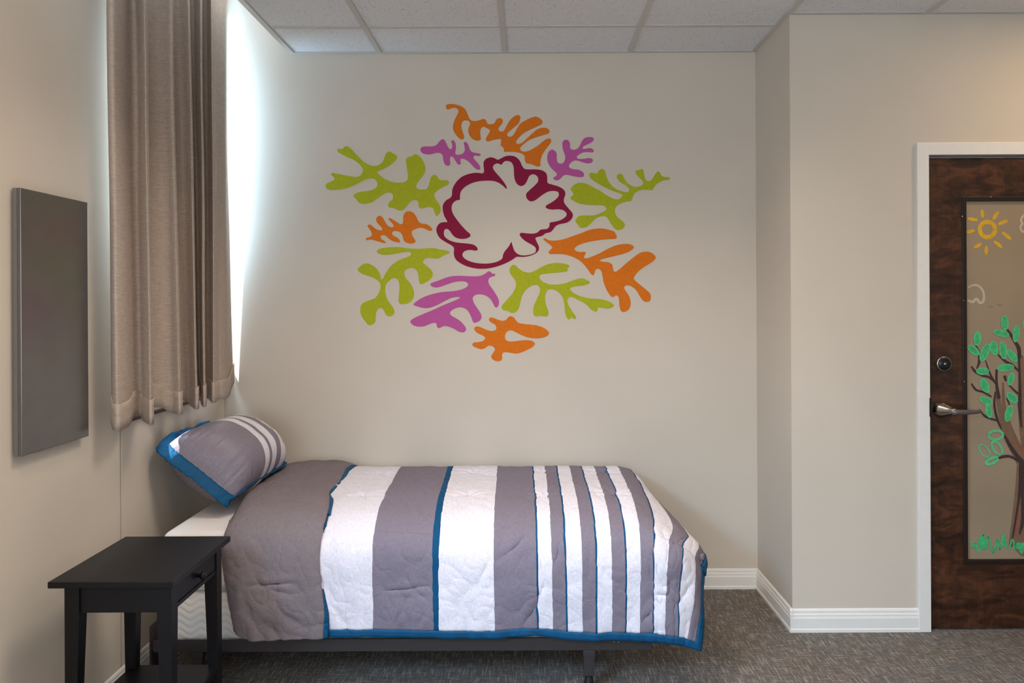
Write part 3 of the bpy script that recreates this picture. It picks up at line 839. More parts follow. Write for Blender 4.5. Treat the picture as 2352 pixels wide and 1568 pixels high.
CT = [fold(246, -1.41), fold(252, -1.39), fold(265, -1.375), fold(280, -1.382), fold(297, -1.418), fold(310, -1.407), fold(319, -1.380), fold(327, -1.355),
      fold(333, -1.345), (2.84, -1.355), (2.88, -1.395), (2.905, -1.42), (2.95, -1.425), fold(345, -1.420), fold(360, -1.406), fold(375, -1.378),
      fold(388, -1.352), fold(393, -1.347), (3.05, -1.36), (3.085, -1.40), (3.13, -1.422), fold(405, -1.405), fold(418, -1.384), fold(429, -1.36),
      fold(434, -1.35), (3.23, -1.365), (3.265, -1.405), (3.30, -1.42), fold(444, -1.405), fold(454, -1.383), fold(462, -1.36), fold(465, -1.352),
      (3.365, -1.365), (3.405, -1.40), (3.44, -1.42), fold(474, -1.41), fold(484, -1.38), fold(488, -1.36), fold(492, -1.355), (3.50, -1.365),
      (3.55, -1.385), fold(505, -1.39), fold(512, -1.385), fold(517, -1.39), fold(519, -1.41), (3.765, -1.432)]
CBm = [fold(257, -1.41), fold(262, -1.39), fold(272, -1.375), fold(290, -1.382), fold(306, -1.410), fold(322, -1.405), fold(335, -1.374), fold(343, -1.352),
       fold(346, -1.343), (2.89, -1.36), (2.93, -1.40), (2.96, -1.42), (3.00, -1.425), fold(357, -1.415), fold(375, -1.405), fold(395, -1.38),
       fold(408, -1.352), fold(413, -1.343), (3.13, -1.36), (3.17, -1.40), (3.21, -1.42), fold(424, -1.413), fold(436, -1.395), fold(446, -1.36),
       fold(450, -1.35), (3.29, -1.365), (3.33, -1.405), (3.365, -1.418), fold(458, -1.41), fold(463, -1.385), fold(466, -1.36), fold(468, -1.352),
       (3.39, -1.37), (3.43, -1.405), (3.465, -1.415), fold(478, -1.40), fold(484, -1.375), fold(487, -1.36), fold(490, -1.358), (3.49, -1.362),
       (3.53, -1.366), fold(508, -1.362), fold(518, -1.362), fold(524, -1.37), fold(526, -1.405), (3.878, -1.430)]
assert len(CT) == len(CBm)


def cr(points, n):
    out = []
    N = len(points)
    for i in range(N - 1):
        p0, p1, p2, p3 = (Vector(points[max(i - 1, 0)]), Vector(points[i]), Vector(points[i + 1]), Vector(points[min(i + 2, N - 1)]))
        for j in range(n):
            t = j / n
            out.append(0.5 * ((2 * p1) + (p2 - p0) * t + (2 * p0 - 5 * p1 + 4 * p2 - p3) * t * t + (3 * p1 - p0 - 3 * p2 + p3) * t ** 3))
    out.append(Vector(points[-1]))
    return out


ct, cb = cr(CT, 6), cr(CBm, 6)
NZ = 70
CZ0, CZ1 = 0.985, ZP - 0.004
cv, cf = [], []
for j in range(NZ + 1):
    t = j / NZ
    f = t ** 0.9
    for i, (a, b) in enumerate(zip(cb, ct)):
        y = b.x * f + a.x * (1 - f)
        x = b.y * f + a.y * (1 - f)
        x += 0.006 * noise.noise(Vector((y * 9, t * 3.0, 1.7)))
        z0 = CZ0 + 0.004 * noise.noise(Vector((y * 7, 0, 0))) - 0.010 * (x + 1.40) / 0.05 + 0.9 * max(0.0, -1.392 - x)
        cv.append((x, y, z0 + (CZ1 - z0) * t))
n = len(ct)
for j in range(NZ):
    for i in range(n - 1):
        cf.append((j * n + i, j * n + i + 1, (j + 1) * n + i + 1, (j + 1) * n + i))
curt = thing('curtain', 'taupe woven pleated curtain hanging over the left window', 'curtain', (-1.40, 3.2, CZ0))
o = mesh_obj('curtain_cloth', cv, cf, M['curtain'], curt)
o.modifiers.new('cloth', 'SOLIDIFY').thickness = 0.004
# doubled hem along the bottom
hv, hf = [], []
for j, z in enumerate((-0.001, 0.03, 0.06, 0.088, 0.0895)):
    for i, a in enumerate(cb):
        nx = 0.0042 if j < 4 else 0.001
        xx = a.y + 0.006 * noise.noise(Vector((a.x * 9, 0, 1.7)))
        z0 = CZ0 + 0.004 * noise.noise(Vector((a.x * 7, 0, 0))) - 0.010 * (xx + 1.40) / 0.05 + 0.9 * max(0.0, -1.392 - xx)
        d = cb[min(i + 1, n - 1)] - cb[max(i - 1, 0)]
        d.normalize()
        hv.append((xx + d.x * nx, a.x - d.y * nx, z0 + z))
for j in range(4):
    for i in range(n - 1):
        hf.append((j * n + i, j * n + i + 1, (j + 1) * n + i + 1, (j + 1) * n + i))
o = mesh_obj('curtain_hem', hv, hf, M['curtain'], curt)
o.modifiers.new('cloth', 'SOLIDIFY').thickness = 0.002

# ------------------------------------------------------------------ bed: frame, box spring, mattress
FRX0, FRX1 = -1.355, 0.515
MY0, MY1 = 2.905, 3.854
RAILZ0, RAILZ1 = 0.150, 0.190
bed = thing('bed_frame', 'black steel bed frame under the striped bed', 'bed frame', (-0.42, 3.38, 0))
bm = bmesh.new()
box(bm, FRX0, 0.440, MY0 - 0.030, MY0 - 0.026, RAILZ0, RAILZ1 + 0.004)
box(bm, FRX0, 0.440, MY0 - 0.026, MY0 + 0.02, RAILZ0, RAILZ0 + 0.004)
link('side_rail', bm, M['black_metal'], bed)
bm = bmesh.new()
box(bm, FRX0, 0.440, MY1 + 0.010, MY1 + 0.014, RAILZ0, RAILZ1 + 0.004)
box(bm, FRX0, 0.440, MY1 - 0.035, MY1 + 0.010, RAILZ0, RAILZ0 + 0.004)
link('side_rail', bm, M['black_metal'], bed)
for x in (-1.20, 0.215):
    bm = bmesh.new()
    box(bm, x - 0.016, x + 0.016, MY0 - 0.02, MY1 + 0.008, RAILZ0 + 0.0045, RAILZ0 + 0.0085)
    box(bm, x - 0.016, x - 0.012, MY0 - 0.02, MY1 + 0.008, RAILZ0 - 0.024, RAILZ0 + 0.0045)
    link('cross_rail', bm, M['black_metal'], bed)
    for y in (MY0 - 0.012, MY1 - 0.012):
        bm = bmesh.new()
        box(bm, x - 0.019, x + 0.019, y - 0.017, y + 0.017, 0.055, RAILZ0 - 0.001, 0.003)
        box(bm, x - 0.022, x + 0.022, y - 0.019, y + 0.019, 0.128, RAILZ0 - 0.002, 0.002)
        lg = link('leg', bm, M['black_metal'], bed)
        bm = bmesh.new()
        lathe(bm, [(0.0, 0.024), (0.010, 0.024), (0.030, 0.016), (0.056, 0.013)], (x, y, 0.0), 'Z', 20, 1)
        g = link('leg_glide', bm, plain('black_glide', srgb(26, 22, 24), 0.6, 0.3), lg, True)
        g.location = (0, 0, 0)
for y in (MY0 - 0.024, MY1 + 0.004):
    bm = bmesh.new()
    box(bm, FRX0 - 0.012, FRX0 - 0.007, y - 0.010, y + 0.050, 0.06, 0.245)
    box(bm, FRX0 - 0.007, FRX0 + 0.05, y - 0.002, y + 0.003, 0.155, 0.188)
    link('headboard_bracket', bm, M['black_metal'], bed)
for dx in (0.0, 0.017):
    bm = bmesh.new()
    lathe(bm, [(0, 0.0034), (0.002, 0.0030), (0.003, 0.0012)], (0.305 + dx, MY0 - 0.030, 0.180), 'Y', 12, -1)
    link('rivet', bm, M['chrome'], bed, True)


def quilt_mat():
    k = NT('quilted_ticking', 0.75, 0.2)
    co = k.coord()
    s = k.sep(co)
    wv = k.math('SINE', k.math('MULTIPLY', s[0], 75.0))
    ph = k.math('ADD', k.math('MULTIPLY', s[2], 120.0), k.math('MULTIPLY', wv, 1.3))
    h = k.math('ABSOLUTE', k.math('SINE', ph))
    k.color(k.ramp(h, [(0.0, srgb(214, 212, 210)), (0.35, srgb(226, 224, 222)), (1.0, srgb(232, 230, 228))]))
    k.bump(h, 0.30, 0.004)
    return k.m


M['quilt'] = quilt_mat()
M['sheet'] = plain('white_sheet', srgb(232, 230, 231), 0.8, 0.2, 0, 0.015, 10, 0.15)
M['piping'] = plain('grey_piping', srgb(170, 168, 168), 0.7, 0.2)


def soft_box(x0, x1, y0, y1, z0, z1, r):
    bm = B(x0, x1, y0, y1, z0, z1, r, 5)
    return bm


bs = thing('box_spring', 'white quilted box spring on the black bed frame', 'box spring', (-0.42, 3.38, RAILZ0 + 0.009))
link('base_cover', soft_box(-1.338, 0.452, MY0 + 0.002, MY1, RAILZ0 + 0.009, 0.358, 0.018), M['quilt'], bs, True)
mt = thing('mattress', 'white mattress between the box spring and the striped comforter', 'mattress', (-0.42, 3.38, 0.36))
link('mattress_cover', soft_box(-1.342, 0.455, MY0, MY1, 0.360, 0.570, 0.040), M['sheet'], mt, True)
bm = bmesh.new()
box(bm, -1.346, 0.459, MY0 - 0.004, MY1 + 0.004, 0.3605, 0.369, 0.003)
link('mattress_piping', bm, M['piping'], mt, True)

# ------------------------------------------------------------------ comforter
FCX = 636.0   # pixels per metre at the front of the bed


def bez(vals, ts, t):
    """monotone-ish Catmull interpolation of vectors over knots ts"""
    for i in range(len(ts) - 1):
        if t <= ts[i + 1] or i == len(ts) - 2:
            break
    u = (t - ts[i]) / (ts[i + 1] - ts[i])
    p1, p2 = vals[i], vals[i + 1]
    h = ts[i + 1] - ts[i]
    m1 = (vals[i + 1] - vals[i - 1]) / (ts[i + 1] - ts[i - 1]) * h if i > 0 else (p2 - p1)
    m2 = (vals[i + 2] - vals[i]) / (ts[i + 2] - ts[i]) * h if i + 2 < len(vals) else (p2 - p1)
    u2, u3 = u * u, u * u * u
    return p1 * (2 * u3 - 3 * u2 + 1) + m1 * (u3 - 2 * u2 + u) + p2 * (-2 * u3 + 3 * u2) + m2 * (u3 - u2)


# stripe seams: fabric coordinate u (m), pixel at the back edge, at the front shoulder, at the hem, hem row
SEAMS = [(-0.880, 800, 715, 712, 1459), (-0.825, 822, 745, 738, 1460), (-0.610, 922, 858, 857, 1458), (-0.383, 1030, 993, 997, 1459), (-0.358, 1042, 1008, 1008, 1460),
         (-0.147, 1142, 1132, 1136, 1462), (0.022, 1222, 1232, 1236, 1458), (0.076, 1248, 1263, 1269, 1462), (0.135, 1276, 1296, 1303, 1467),
         (0.190, 1303, 1331, 1336, 1469), (0.250, 1331, 1366, 1370, 1471), (0.305, 1358, 1399, 1404, 1469), (0.365, 1386, 1433, 1436, 1470),
         (0.420, 1412, 1466, 1466, 1471)]
ROWT = [0.0, 0.10, 0.52, 0.90, 1.04, 1.22, 1.42]       # fabric coordinate v (m) of the control rows
ROWY = [3.882, 3.835, 3.42, 3.02, 2.872, 2.846, 2.850]
ROWZ = [0.50, 0.604, 0.626, 0.614, 0.548, 0.385, None]
KU, NETC = [], []
for u, pb, ps, ph, hy in SEAMS:
    xb, xs, xh = (pb - VX) / 477.0, (ps - VX) / 634.0, (ph - 2.5 - VX) / 642.0
    col = []
    for r in range(7):
        if r <= 1:
            x = xb
        elif r <= 4:
            x = xb + (xs - xb) * (3.835 - ROWY[r]) / (3.835 - 2.872)
        elif r == 5:
            x = 0.5 * (xs + xh)
        else:
            x = xh
        z = ROWZ[r] if r < 6 else EYE - (hy - VY) / 643.0
        col.append(Vector((x, ROWY[r], z)))
    KU.append(u)
    NETC.append(col)


def foot(u, rows):
    KU.append(u)
    NETC.append([Vector(r) for r in rows])


def fp(px, py, y):
    return at(px, py, y)


foot(0.480, [(0.468, 3.882, 0.48), (0.476, 3.835, 0.586), (0.480, 3.42, 0.604), (0.470, 3.02, 0.588), fp(1502, 1235, 2.870), fp(1503, 1345, 2.842), fp(1501, 1472, 2.846)])
foot(0.565, [(0.494, 3.882, 0.42), (0.500, 3.835, 0.535), (0.530, 3.42, 0.558), (0.542, 3.02, 0.548), fp(1532, 1250, 2.872), fp(1528, 1352, 2.838), fp(1526, 1474, 2.842)])
foot(0.655, [(0.504, 3.882, 0.36), (0.512, 3.835, 0.455), (0.575, 3.42, 0.498), (0.600, 3.02, 0.512), fp(1563, 1262, 2.880), fp(1558, 1360, 2.842), fp(1556, 1478, 2.842)])
foot(0.730, [(0.512, 3.882, 0.32), (0.520, 3.835, 0.385), (0.598, 3.42, 0.448), (0.636, 3.03, 0.480), fp(1594, 1280, 2.905), fp(1590, 1372, 2.860), fp(1576, 1484, 2.846)])
foot(0.768, [(0.514, 3.882, 0.29), (0.523, 3.835, 0.350), (0.604, 3.42, 0.418), (0.652, 3.04, 0.452), fp(1606, 1294, 2.930), fp(1602, 1384, 2.880), fp(1589, 1488, 2.852)])
foot(0.806, [(0.516, 3.882, 0.26), (0.525, 3.835, 0.315), (0.606, 3.42, 0.385), (0.662, 3.05, 0.418), fp(1614, 1312, 2.960), fp(1611, 1398, 2.905), fp(1606, 1494, 2.862)])

CREASES = [  # front face: (x px, y px) to (x px, y px), depth, width in px
    (880, 1352, 990, 1342, 0.008, 5), (930, 1315, 948, 1350, 0.005, 5), (950, 1352, 985, 1375, 0.006, 7), (935, 1362, 925, 1410, 0.005, 9),
    (1144, 1286, 1235, 1214, 0.009, 7), (1193, 1440, 1235, 1378, 0.008, 7), (1212, 1425, 1250, 1330, 0.004, 8), (1268, 1300, 1290, 1238, 0.006, 6),
    (1082, 1360, 1130, 1270, 0.005, 8), (1502, 1361, 1530, 1362, 0.010, 5), (1530, 1325, 1532, 1362, 0.008, 7), (1535, 1365, 1548, 1392, 0.007, 7),
    (1468, 1428, 1500, 1395, 0.007, 7), (1345, 1330, 1366, 1395, 0.004, 8), (1055, 1290, 1075, 1230, 0.004, 8), (750, 1372, 800, 1440, 0.006, 10),
    (745, 1330, 775, 1390, 0.005, 9), (1150, 1175, 1165, 1205, 0.006, 5), (1200, 1178, 1214, 1205, 0.006, 5), (1138, 1170, 1235, 1140, 0.004, 7),
    (905, 1430, 925, 1385, 0.005, 7), (955, 1440, 975, 1395, 0.005, 7), (1555, 1380, 1590, 1335, 0.006, 8), (1470, 1455, 1520, 1440, 0.005, 7)]
BULGES = [(800, 1300, 55, 0.012), (930, 1250, 60, 0.010), (1070, 1310, 60, 0.012), (1185, 1340, 45, 0.012), (1320, 1330, 60, 0.010),
          (1425, 1320, 50, 0.010), (1520, 1285, 45, 0.018), (1560, 1300, 30, 0.008), (1522, 1420, 35, 0.012), (925, 1400, 35, 0.008),
          (1000, 1400, 40, 0.006), (1100, 1410, 40, 0.006)]


def seg_d(x, y, a, b, c, d):
    vx, vy = c - a, d - b
    L = vx * vx + vy * vy
    t = max(0, min(1, ((x - a) * vx + (y - b) * vy) / L))
    return math.hypot(x - a - vx * t, y - b - vy * t), t


def fabric_height(p, side, u, v):
    """puff and creases of the quilt; side 0 on the top, 1 on the hanging front"""
    h = 0.007 * noise.noise(Vector((u * 3.2, v * 4.5, 0.3))) + 0.0035 * noise.noise(Vector((u * 11, v * 9, 4.1)))
    h += 0.0018 * noise.noise(Vector((u * 26, v * 18, 8.1)))
    rn = 1.0 - abs(noise.noise(Vector((u * 9 + 0.8 * v, v * 7 - 1.2 * u, 12.4)))) * 2.2
    h -= 0.0022 * max(0.0, rn) ** 4
    rn = 1.0 - abs(noise.noise(Vector((u * 17 - 5 * v, v * 15 + 4 * u, 2.9)))) * 2.2
    h -= 0.0015 * max(0.0, rn) ** 4
    # fine gathers above the hem
    if side > 0.5:
        x, y = VX + p.x * 643.0, VY + (EYE - p.z) * 643.0
        for a, b, c, d, dep, wd in CREASES:
            q, t = seg_d(x, y, a, b, c, d)
            if q < wd * 3.5:
                fade = math.sin(PI * min(1, max(0, 0.06 + 0.88 * t))) * (0.75 + 0.5 * noise.noise(Vector((x * 0.05, y * 0.05, 1.0))))
                h -= 0.75 * dep * math.exp(-(q / (wd * 0.75)) ** 2) * fade
                h += 0.22 * dep * math.exp(-((q - wd * 2.0) / (wd * 1.3)) ** 2) * fade
        for a, b, rr, hh in BULGES:
            h += 0.7 * hh * math.exp(-((x - a) ** 2 + (y - b) ** 2) / rr ** 2)
        g = max(0.0, min(1.0, (y - 1395) / 60.0))
        h += g * 0.005 * noise.noise(Vector((u * 22, v * 6, 2.2)))
    else:
        # tack dimples on the top
        for tx in (-0.66, -0.24, 0.06, 0.34):
            for ty in (3.20, 3.62):
                dd = ((p.x - tx) ** 2 + (p.y - ty) ** 2)
                h -= 0.012 * math.exp(-dd / 0.0012)
                an = math.atan2(p.y - ty, p.x - tx)
                h += 0.003 * math.sin(an * 7 + tx * 9) * math.exp(-dd / 0.008)
    return h


def build_sheet(KU_, NET_, KV_, us, vs, hfun, foot_u=None):
    base = []
    for v in vs:
        row = []
        for u in us:
            colv = [bez(c, KV_, v) for c in NET_cols(KU_, NET_, u)] if False else None
            # interpolate along u for every control row, then along v
            pts = [bez([c[r] for c in NET_], KU_, u) for r in range(len(KV_))]
            row.append(bez(pts, KV_, v))
        base.append(row)
    out = []
    nv, nu = len(vs), len(us)
    for j in range(nv):
        for i in range(nu):
            du = base[j][min(i + 1, nu - 1)] - base[j][max(i - 1, 0)]
            dv = base[min(j + 1, nv - 1)][i] - base[max(j - 1, 0)][i]
            nrm = du.cross(dv)
            if nrm.length > 1e-9:
                nrm.normalize()
            if nrm.z < -0.3 or (abs(nrm.z) < 0.5 and nrm.y > 0.4):
                nrm = -nrm
            p = base[j][i]
            side = 1.0 if abs(nrm.y) > 0.62 and vs[j] > 0.8 else 0.0
            out.append(p + nrm * hfun(p, side, us[i], vs[j]))
    return out


def frange(a, b, n):
    return [a + (b - a) * i / n for i in range(n + 1)]


TR = 0.032   # width of the teal binding
U0, U1, V1 = -0.880, 0.806, 1.42
us = frange(U0, U1 - TR - 0.006, 400) + [U1 - TR, U1 - TR * 0.66, U1 - TR * 0.33, U1]
vs = frange(0.0, V1 - TR - 0.008, 300) + [V1 - TR, V1 - TR * 0.66, V1 - TR * 0.33, V1]
pts = build_sheet(KU, NETC, ROWT, us, vs, fabric_height)
nu = len(us)
uvs = [(u, v) for v in vs for u in us]
main_f, bind_f = [], []
for j in range(len(vs) - 1):
    for i in range(nu - 1):
        f = (j * nu + i, j * nu + i + 1, (j + 1) * nu + i + 1, (j + 1) * nu + i)
        if us[i] >= U1 - TR - 1e-6 or vs[j] >= V1 - TR - 1e-6:
            bind_f.append(f)
        else:
            main_f.append(f)


def used(verts, faces, uv=None):
    idx = sorted({i for f in faces for i in f})
    mp = {o: n for n, o in enumerate(idx)}
    return [verts[i] for i in idx], [tuple(mp[i] for i in f) for f in faces], ([uv[i] for i in idx] if uv else None)


GREYC, WHITEC, TEALC = srgb(128, 121, 136), srgb(226, 224, 236), srgb(8, 78, 120)


def cloth_nodes(k, co_uv, base):
    """heather yarn and crinkle on a cloth colour"""
    a = k.noise(k.mapped(co_uv, (260, 60, 1)), 1.0, 2, 0.6)
    b = k.noise(k.mapped(co_uv, (60, 260, 1)), 1.0, 2, 0.6)
    y1 = k.ramp(a, [(0.3, (0.90, 0.90, 0.90, 1)), (0.7, (1.07, 1.07, 1.07, 1))])
    y2 = k.ramp(b, [(0.3, (0.92, 0.92, 0.92, 1)), (0.7, (1.06, 1.06, 1.06, 1))])
    k.color(k.mix(1.0, k.mix(1.0, base, y1, 'MULTIPLY'), y2, 'MULTIPLY'))
    n1 = k.bump(k.noise(co_uv, 26, 5, 0.62, 1.6), 0.42, 0.006)
    k.bump(a, 0.12, 0.0006, n1)


def band_mask(k, u, bands):
    """1 inside any of the (from, to) bands of coordinate u"""
    tot = None
    for a, b in bands:
        c = k.n('ShaderNodeMath', operation='COMPARE')
        k.l(u, c.inputs[0])
        c.inputs[1].default_value = (a + b) / 2
        c.inputs[2].default_value = (b - a) / 2
        tot = c.outputs[0] if tot is None else k.math('MAXIMUM', tot, c.outputs[0])
    return tot


def stripe_mat():
    k = NT('striped_cotton', 0.8, 0.18)
    uv = k.coord('UV')
    u = k.sep(uv)[0]
    fine = ((0.022, 0.076), (0.135, 0.190), (0.250, 0.305), (0.365, 0.420), (0.480, 0.565), (0.655, 0.730))
    white = band_mask(k, u, [(-0.99, -0.610), (-0.358, -0.147)] + list(fine))
    teal = band_mask(k, u, [(-0.383, -0.358)] + [(a - 0.0066, a + 0.0002) for a, b in fine])
    cloth_nodes(k, uv, k.mix(teal, k.mix(white, GREYC, WHITEC), TEALC))
    return k.m


def solid_cloth(name, col, rough=0.8):
    k = NT(name, rough, 0.2)
    rgb = k.n('ShaderNodeRGB')
    rgb.outputs[0].default_value = col
    cloth_nodes(k, k.coord('UV'), rgb.outputs[0])
    return k.m


M['stripes'] = stripe_mat()
M['teal'] = solid_cloth('teal_binding', TEALC, 0.6)
M['greycloth'] = solid_cloth('grey_cotton', srgb(124, 115, 120))

com = thing('comforter', 'striped grey and white comforter with teal binding spread over the bed', 'comforter', (-0.1, 3.35, 0.59))
v_, f_, u_ = used(pts, main_f, uvs)
o = mesh_obj('comforter_top', v_, f_, M['stripes'], com, True, u_)
sm = o.modifiers.new('cloth', 'SOLIDIFY')
sm.thickness, sm.offset = 0.010, -1
v_, f_, u_ = used(pts, bind_f, uvs)
o = mesh_obj('comforter_binding', v_, f_, M['teal'], com, True, u_)
o['label'] = 'teal binding along the hem'
sm = o.modifiers.new('cloth', 'SOLIDIFY')
sm.thickness, sm.offset = 0.012, -0.9

# turned-back head end of the comforter, grey side up
FU = [0.0, 0.02, 0.05, 0.10, 0.20, 0.30, 0.345, 0.362]
FROWS = []
# rows: back tuck, back top, mid, front top, shoulder, mid front, hem
FY = [3.884, 3.838, 3.42, 3.00, 2.856, 2.818, 2.822]
leftx = [-1.19, -1.19, -1.180, -1.118, -1.108, -1.092, -1.060]
rightx = [-0.838, -0.832, -0.826, -0.765, -0.742, -0.742, -0.738]
topz = [0.52, 0.636, 0.646, 0.640, 0.568, 0.385, 0.216]
NETF = []
for kx, u in enumerate(FU):
    t = u / FU[-1]
    col = []
    for r in range(7):
        x = leftx[r] + (rightx[r] - leftx[r]) * t
        y, z = FY[r], topz[r]
        drop = {0: 0.050, 1: 0.026, 2: 0.008, 3: 0.0, 4: 0.0, 5: 0.003, 6: 0.010, 7: 0.018}[kx]
        if kx == 0:
            x += 0.022
        if kx == 1:
            x += 0.002
        if r <= 3:
            z -= drop
        elif r == 4:
            z -= drop * 0.4
            y += drop * 0.35
        else:
            y += drop * 1.0
        if r == 6:
            z += {0: 0.03, 1: 0.02, 2: 0.008}.get(kx, 0.0)
        col.append(Vector((x, y, z)))
    NETF.append(col)
FCREASE = [(565, 1342, 680, 1333, 0.010, 5), (582, 1325, 610, 1345, 0.006, 6), (610, 1345, 665, 1362, 0.007, 7), (640, 1400, 700, 1440, 0.009, 10),
           (560, 1380, 590, 1440, 0.008, 12), (690, 1240, 655, 1330, 0.004, 12), (540, 1270, 530, 1390, 0.006, 14), (660, 1180, 645, 1215, 0.005, 8),
           (600, 1420, 640, 1455, 0.008, 9), (700, 1390, 725, 1440, 0.005, 9), (630, 1150, 690, 1145, 0.005, 5), (590, 1200, 600, 1260, 0.004, 12)]


def flap_height(p, side, u, v):
    h = 0.008 * noise.noise(Vector((u * 6, v * 4.5, 9.3))) + 0.004 * noise.noise(Vector((u * 16, v * 9, 2.1)))
    rn = 1.0 - abs(noise.noise(Vector((u * 8 + 0.8 * v, v * 5 - 1.2 * u, 2.4)))) * 2.2
    h -= 0.0026 * max(0.0, rn) ** 4
    rn = 1.0 - abs(noise.noise(Vector((u * 19 - 4 * v, v * 13 + 4 * u, 7.9)))) * 2.2
    h -= 0.0022 * max(0.0, rn) ** 4
    x, y = VX + p.x * F / p.y, VY + (EYE - p.z) * F / p.y
    for a, b, c, d, dep, wd in FCREASE:
        q, t = seg_d(x, y, a, b, c, d)
        if q < wd * 3.5:
            fade = math.sin(PI * min(1, max(0, 0.06 + 0.88 * t))) * (0.75 + 0.5 * noise.noise(Vector((x * 0.05, y * 0.05, 1.0))))
            h -= 0.75 * dep * math.exp(-(q / (wd * 0.75)) ** 2) * fade
            h += 0.22 * dep * math.exp(-((q - wd * 2.0) / (wd * 1.3)) ** 2) * fade
    g = max(0.0, min(1.0, (y - 1400) / 55.0))
    h += g * 0.009 * noise.noise(Vector((u * 24, v * 5, 2.2)))
    if v < 1.0 and u > 0.25:      # wavy lip of the turned-back edge
        h += 0.012 * (u - 0.25) / 0.11 * noise.noise(Vector((v * 9, 0.5, 3.0)))
    return h


fus, fvs = frange(0.0, FU[-1], 96), frange(0.0, V1, 280)
fpts = build_sheet(FU, NETF, ROWT, fus, fvs, flap_height)
nf = len(fus)
# the edge wanders
for j, v in enumerate(fvs):
    for i, u in enumerate(fus):
        q = fpts[j * nf + i]
        w_ = (u / FU[-1]) ** 3
        q.x += w_ * 0.014 * noise.noise(Vector((v * 5.0, 0.2, 6.0))) + (1 - u / FU[-1]) ** 3 * 0.010 * noise.noise(Vector((v * 4.0, 3.2, 6.0)))
ff = [(j * nf + i, j * nf + i + 1, (j + 1) * nf + i + 1, (j + 1) * nf + i) for j in range(len(fvs) - 1) for i in range(nf - 1)]
o = mesh_obj('turned_back_end', fpts, ff, M['greycloth'], com, True, [(u, v) for v in fvs for u in fus])
o['label'] = 'plain grey reverse turned back at the head end'
sm = o.modifiers.new('cloth', 'SOLIDIFY')
sm.thickness, sm.offset = 0.010, -1
# teal binding peeping out from under the turned-back edge
bv, bf, buv = [], [], []
for j, v in enumerate(fvs):
    e = fpts[j * nf + nf - 1]
    wid = 0.015 + 0.010 * noise.noise(Vector((v * 6, 1.1, 0.7)))
    lift = 0.0
    if 0.93 < v <= 1.22:
        wid, lift = 0.001, -0.02
    if v > 1.22:
        wid = 0.006 + 0.014 * min(1, (v - 1.22) / 0.15)
    wid = max(wid, 0.003)
    top = v <= 0.93
    for kx, (dx, dn) in enumerate(((-0.03, 0.008), (-0.006, 0.012), (wid * 0.6, 0.012), (wid, 0.004))):
        bv.append(Vector((e.x + dx, e.y + (0.0 if top else -dn + 0.006 - lift), e.z + (dn - 0.006 if top else 0.0))))
        buv.append((0.01 * kx, v))
for j in range(len(fvs) - 1):
    for kx in range(3):
        bf.append((j * 4 + kx, j * 4 + kx + 1, (j + 1) * 4 + kx + 1, (j + 1) * 4 + kx))
o = mesh_obj('comforter_binding', bv, bf, M['teal'], com, True, buv)
o.modifiers.new('cloth', 'SOLIDIFY').thickness = 0.003

# ------------------------------------------------------------------ pillow in a flanged sham
def sham_mat():
    k = NT('striped_sham', 0.42, 0.35)
    uv = k.coord('UV')
    s = k.sep(uv)
    stops = [(0.0, GREYC), (0.385, WHITEC), (0.475, GREYC), (0.535, WHITEC), (0.635, GREYC), (0.735, WHITEC), (0.885, GREYC)]
    c = k.ramp(s[0], [stops[0], (1.0, GREYC)], 'CONSTANT')
    r = [nd for nd in k.t.nodes if nd.type == 'VALTORGB'][0]
    for pos, cc in stops[1:]:
        e = r.color_ramp.elements.new(pos)
        e.color = cc
    cloth_nodes(k, k.mapped(uv, (0.6, 0.5, 1)), r.outputs['Color'])
    return k.m


M['sham'] = sham_mat()
# corners of the seam: lower near, lower far, upper near, upper far
LN, LF = Vector((-1.142, 3.105, 0.640)), Vector((-1.108, 3.660, 0.668))
UN, UF = Vector((-1.405, 3.075, 0.868)), Vector((-1.420, 3.690, 0.848))
pil = thing('pillow', 'plump grey pillow with white stripes and teal flange leaning at the bed head', 'pillow', (-1.25, 3.38, 0.60))


def pil_pt(a, b):
    p = LN * (1 - a) * (1 - b) + LF * a * (1 - b) + UN * (1 - a) * b + UF * a * b
    return p


PN = ((LF - LN).cross(UN - LN)).normalized()
if PN.z < 0:
    PN = -PN


def plump(a, b):
    A, Bq = abs(2 * a - 1), abs(2 * b - 1)
    return ((1 - A ** 4.2) ** 0.62) * ((1 - Bq ** 2.6) ** 0.60)


